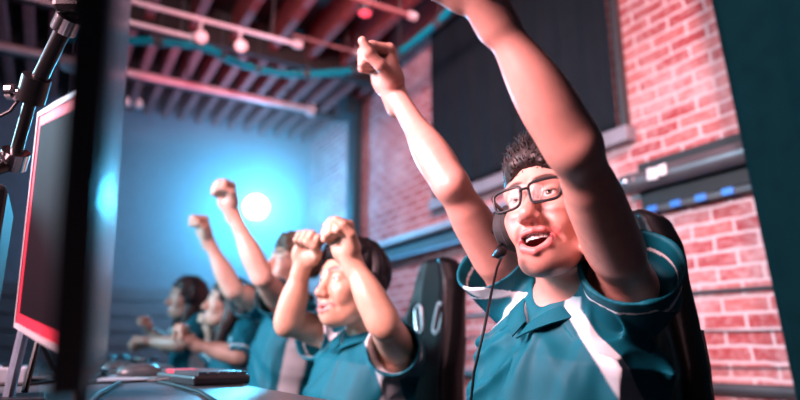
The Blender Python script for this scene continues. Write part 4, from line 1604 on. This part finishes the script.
def make_chair(x, y, z0, label):
    e = empty('gaming_chair', (x, y, 0), label, 'chair', 'high backed gaming chairs')
    rec = math.radians(5)
    O = V(x, y, z0)
    TMl = np.array([[0, 1, 0], [math.cos(rec), 0, -math.sin(rec)], [math.sin(rec), 0, math.cos(rec)]])   # w, t(back), u
    hw_u = [-.02, .0, .12, .30, .42, .52, .60, .70, .78, .83, .86]
    hw_v = [.16, .18, .19, .20, .20, .185, .155, .122, .105, .080, .05]

    def back(p):
        q = (p - O.astype(F32)) @ TMl.T.astype(F32)
        hw = np.interp(q[:, 2], hw_u, hw_v).astype(F32)
        wng = np.interp(q[:, 2], [0, .15, .30, .50, .62, .75], [.03, .06, .085, .075, .03, .0]).astype(F32)
        s = np.abs(q[:, 0]) / hw
        t = q[:, 1] + wng * np.clip((s - .35) / .65, 0, 1.2) ** 1.6 
        th = .034 + .012 * np.clip(1 - np.abs(s - .8) / .3, 0, 1)
        dx = (s - 1) * hw
        dz = np.maximum(q[:, 2] - .86, -.02 - q[:, 2])
        dy = np.abs(t) - th
        r = .028
        a = np.maximum(np.stack([dx, dy, dz], 1) + r, 0)
        return ((np.sqrt((a ** 2).sum(1)) - r) * .8 + np.minimum(np.maximum(np.maximum(dx, dy), dz) + r, 0) * .8).astype(F32)
    F = Field(); F.add(back)
    for sg in (1, -1):
        ang = sg * .28
        Mh = np.array([[math.cos(ang), 0, -math.sin(ang)], [0, 1, 0], [math.sin(ang), 0, math.cos(ang)]]) @ TMl
        F.sub(d_box(O + TMl.T @ V(sg * .058, 0, .655), (.017, .2, .045), Mh, .016), .008)
    sdf_mesh('backrest', F, O + V(-.26, -.30, -.06), O + V(.26, .30, .92), .006, LEATH, e)
    for sg in (1, -1):
        mb = MB()
        pts = [O + TMl.T @ V(sg * (.058 + .0062 * k * 0), -.005, 0) for k in range(1)]
        rim = []
        for k in range(24):
            a = 2 * math.pi * k / 24
            ex, ez = .0185 * math.copysign(abs(math.cos(a)) ** .6, math.cos(a)), .047 * math.copysign(abs(math.sin(a)) ** .6, math.sin(a))
            ang = sg * .28
            lx, lz = math.cos(ang) * ex + math.sin(ang) * ez, -math.sin(ang) * ex + math.cos(ang) * ez
            rim.append(O + TMl.T @ V(sg * .058 + lx, -.034, .655 + lz))
        mb.tube(rim, .007, n=8, closed=True)
        mb.build('slot_rim', SILVER, e, True)
        sd = MB()
        rows = []
        for k in range(18):
            uu = .02 + .58 * k / 17
            hw = np.interp(uu, hw_u, hw_v)
            row = []
            for j in range(4):
                s = .62 + .30 * j / 3
                wg = np.interp(uu, [0, .15, .30, .50, .62, .75], [.03, .06, .085, .075, .03, .0]) * max(0, (s - .35) / .65) ** 1.6
                row.append(O + TMl.T @ V(sg * s * hw, -wg + .034 + .012 * max(0, 1 - abs(s - .8) / .3) + .004, uu))
            rows.append(row)
        sd.sheet(rows, .005)
        sd.build('side_panel', MESHC, e, True)
    S = Field()
    S.add(d_box(O + V(-.25, 0, -.075), (.26, .24, .045), None, .04))
    for sg in (1, -1):
        S.add(d_cone(O + V(-.03, sg * .225, -.055), O + V(-.44, sg * .225, -.055), .036, .036), .03)
    sdf_mesh('seat', S, O + V(-.56, -.32, -.15), O + V(.06, .32, .04), .009, LEATH, e)
    for sg in (1, -1):
        MB().box(O + V(-.22, sg * .285, .20), (.26, .07, .028), bevel=.012).build('armrest', BLACKP, e)
        MB().tube([O + V(-.2, sg * .22, -.07), O + V(-.2, sg * .285, -.05), O + V(-.2, sg * .285, .19)], .018, n=10).build('armrest_post', DARKM, e, True)
    MB().tube([O + V(-.22, 0, -.08), V(x - .22, y, .10)], .028, n=14).build('gas_column', DARKM, e, True)
    base = MB()
    for k in range(5):
        a = 2 * math.pi * k / 5 + .3
        dv = V(math.cos(a), math.sin(a), 0)
        base.tube([V(x - .22, y, .11), V(x - .22, y, .095) + dv * .29], [.03, .02], n=10)
    base.build('star_base', BLACKP, e, True)
    for k in range(5):
        a = 2 * math.pi * k / 5 + .3
        c = V(x - .22 + .29 * math.cos(a), y + .29 * math.sin(a), .030)
        MB().lathe(c + V(0, -.022, 0), (0, 1, 0), [(0, .020), (.003, .029), (.018, .030), (.026, .030), (.041, .029), (.044, .02)], 16).tube([c, c + V(0, 0, .07)], .008, n=8).build('caster', PAD, e, True)
    return e


make_chair(1.025, .87, .31, 'black high backed gaming chair holding the man with glasses, nearest the camera')
make_chair(1.035, 1.65, .31, 'black high backed gaming chair with two pale slots, behind man in big headset')
make_chair(1.09, 2.40, .40, 'black gaming chair mostly hidden behind the curly haired player')
make_chair(1.09, 3.04, .31, 'black gaming chair behind the long haired player with two small fists')
make_chair(1.04, 3.69, .36, 'black gaming chair behind the farthest player, at the desk end')

# ------------------------------------------------------------------ haze in the far half of the hall
hm = bpy.data.materials.new('haze'); hm.use_nodes = True
nt = hm.node_tree; nt.nodes.clear()
out = nt.nodes.new('ShaderNodeOutputMaterial'); vs = nt.nodes.new('ShaderNodeVolumeScatter')
vs.inputs['Anisotropy'].default_value = .15; vs.inputs['Color'].default_value = (.9, .95, 1, 1)
tcv = nt.nodes.new('ShaderNodeTexCoord'); dsv = nt.nodes.new('ShaderNodeVectorMath'); dsv.operation = 'DISTANCE'
dsv.inputs[1].default_value = tuple(LAMP); nt.links.new(tcv.outputs['Object'], dsv.inputs[0])
nzv = nt.nodes.new('ShaderNodeTexNoise'); nzv.inputs['Scale'].default_value = .9; nt.links.new(tcv.outputs['Object'], nzv.inputs['Vector'])
mrv = nt.nodes.new('ShaderNodeMapRange'); mrv.interpolation_type = 'SMOOTHERSTEP'
for k_, v_ in (('From Min', .2), ('From Max', 2.4), ('To Min', .34), ('To Max', .006)): mrv.inputs[k_].default_value = v_  # density thickened round the lamp to shape its halo
nt.links.new(dsv.outputs['Value'], mrv.inputs['Value'])
mlv = nt.nodes.new('ShaderNodeMath'); mlv.operation = 'MULTIPLY'; adv = nt.nodes.new('ShaderNodeMath'); adv.inputs[1].default_value = .5
nt.links.new(nzv.outputs['Fac'], adv.inputs[0]); nt.links.new(adv.outputs[0], mlv.inputs[0]); nt.links.new(mrv.outputs['Result'], mlv.inputs[1])
nt.links.new(mlv.outputs[0], vs.inputs['Density'])
nt.links.new(vs.outputs[0], out.inputs['Volume'])
tag(MB().box(((XL + 2.42) / 2, (3.9 + YB - .08) / 2, 1.55), (2.42 - XL - .1, YB - .08 - 3.9, 3.0)).build('haze', hm), 'thin smoky haze glowing cyan around the stage light', 'haze', None, 'stuff')


# ------------------------------------------------------------------ light
def lamp(kind, name, loc, color, energy, target=None, **kw):
    ld = bpy.data.lights.new(name, kind)
    ld.color = color; ld.energy = energy
    for k, v in kw.items(): setattr(ld, k, v)
    o = bpy.data.objects.new(name, ld); COL.objects.link(o)
    o.location = Vector([float(c) for c in loc])
    if target is not None:
        o.rotation_euler = (Vector([float(c) for c in target]) - o.location).to_track_quat('-Z', 'Y').to_euler()
    return o


PINK = (1.0, .54, .59)
lamp('AREA', 'key_wash', (-1.3, .95, 2.1), PINK, 78, (.85, 1.0, 1.1), size=.9, spread=math.radians(90))
lamp('AREA', 'wall_wash', (.9, .0, 3.3), PINK, 58, (2.6, 2.0, 2.0), size=.5, spread=math.radians(110))
lamp('AREA', 'wall_wash_far', (.5, 1.6, 3.2), PINK, 34, (2.6, 4.3, 2.2), size=.5, spread=math.radians(80))
lamp('AREA', 'roof_wash', (.2, .4, 2.6), (1.0, .72, .80), 12, (1.1, 4.3, 3.25), size=.4, spread=math.radians(60))
lamp('POINT', 'stage_glow', LAMP + ax * .30, (.06, .54, 1.0), 195, shadow_soft_size=.12)
lamp('SPOT', 'stage_beam', LAMP + ax * .08, (.05, .60, 1.0), 360, LAMP + ax * 3 + V(0, 0, -1.1), spot_size=math.radians(75), spot_blend=.5, shadow_soft_size=.12)
lamp('AREA', 'cyan_side', (-2.4, 3.6, 2.2), (.40, .80, 1.0), 42, (.8, 2.2, 1.0), size=.6, spread=math.radians(70))
lamp('AREA', 'red_roof', (1.2, 3.0, 2.9), (1.0, .02, .06), 15, (1.2, 3.4, 3.7), size=1.6)
lamp('AREA', 'red_roof_far', (1.0, 5.2, 2.95), (1.0, .04, .10), 6, (1.0, 5.3, 3.6), size=1.2)
lamp('AREA', 'red_roof_left', (-1.2, 3.2, 2.9), (1.0, .02, .06), 3, (-1.2, 3.7, 3.7), size=1.6)
lamp('AREA', 'screen_fill', (.0, 2.2, 1.05), (.25, .75, 1.0), 5, (.9, 2.2, 1.05), shape='RECTANGLE', size=1.8, size_y=.3)  # cyan fill added in place of the players' screens, which are not built

wd = bpy.data.worlds.new('world'); bpy.context.scene.world = wd; wd.use_nodes = True
bg = wd.node_tree.nodes['Background']; bg.inputs['Color'].default_value = (.25, .6, .8, 1); bg.inputs['Strength'].default_value = .004

cam = bpy.data.cameras.new('camera'); co = bpy.data.objects.new('camera', cam); COL.objects.link(co)
co.location = tuple(CAM); co.rotation_euler = (math.pi / 2 + PITCH, 0, -YAW)
cam.sensor_width = 36; cam.lens = FPX / 800 * 36; cam.clip_start = .02
cam.dof.use_dof = True; cam.dof.focus_distance = 1.03; cam.dof.aperture_fstop = 1.8
S_ = bpy.context.scene
S_.camera = co
S_.view_settings.view_transform = 'Standard'; S_.view_settings.look = 'None'
S_.view_settings.gamma = 1; S_.view_settings.use_curve_mapping = False
S_.view_settings.exposure = 0.0
S_.cycles.use_denoising = True
S_.cycles.max_bounces = 6
S_.cycles.volume_bounces = 0
S_.cycles.sample_clamp_indirect = 6
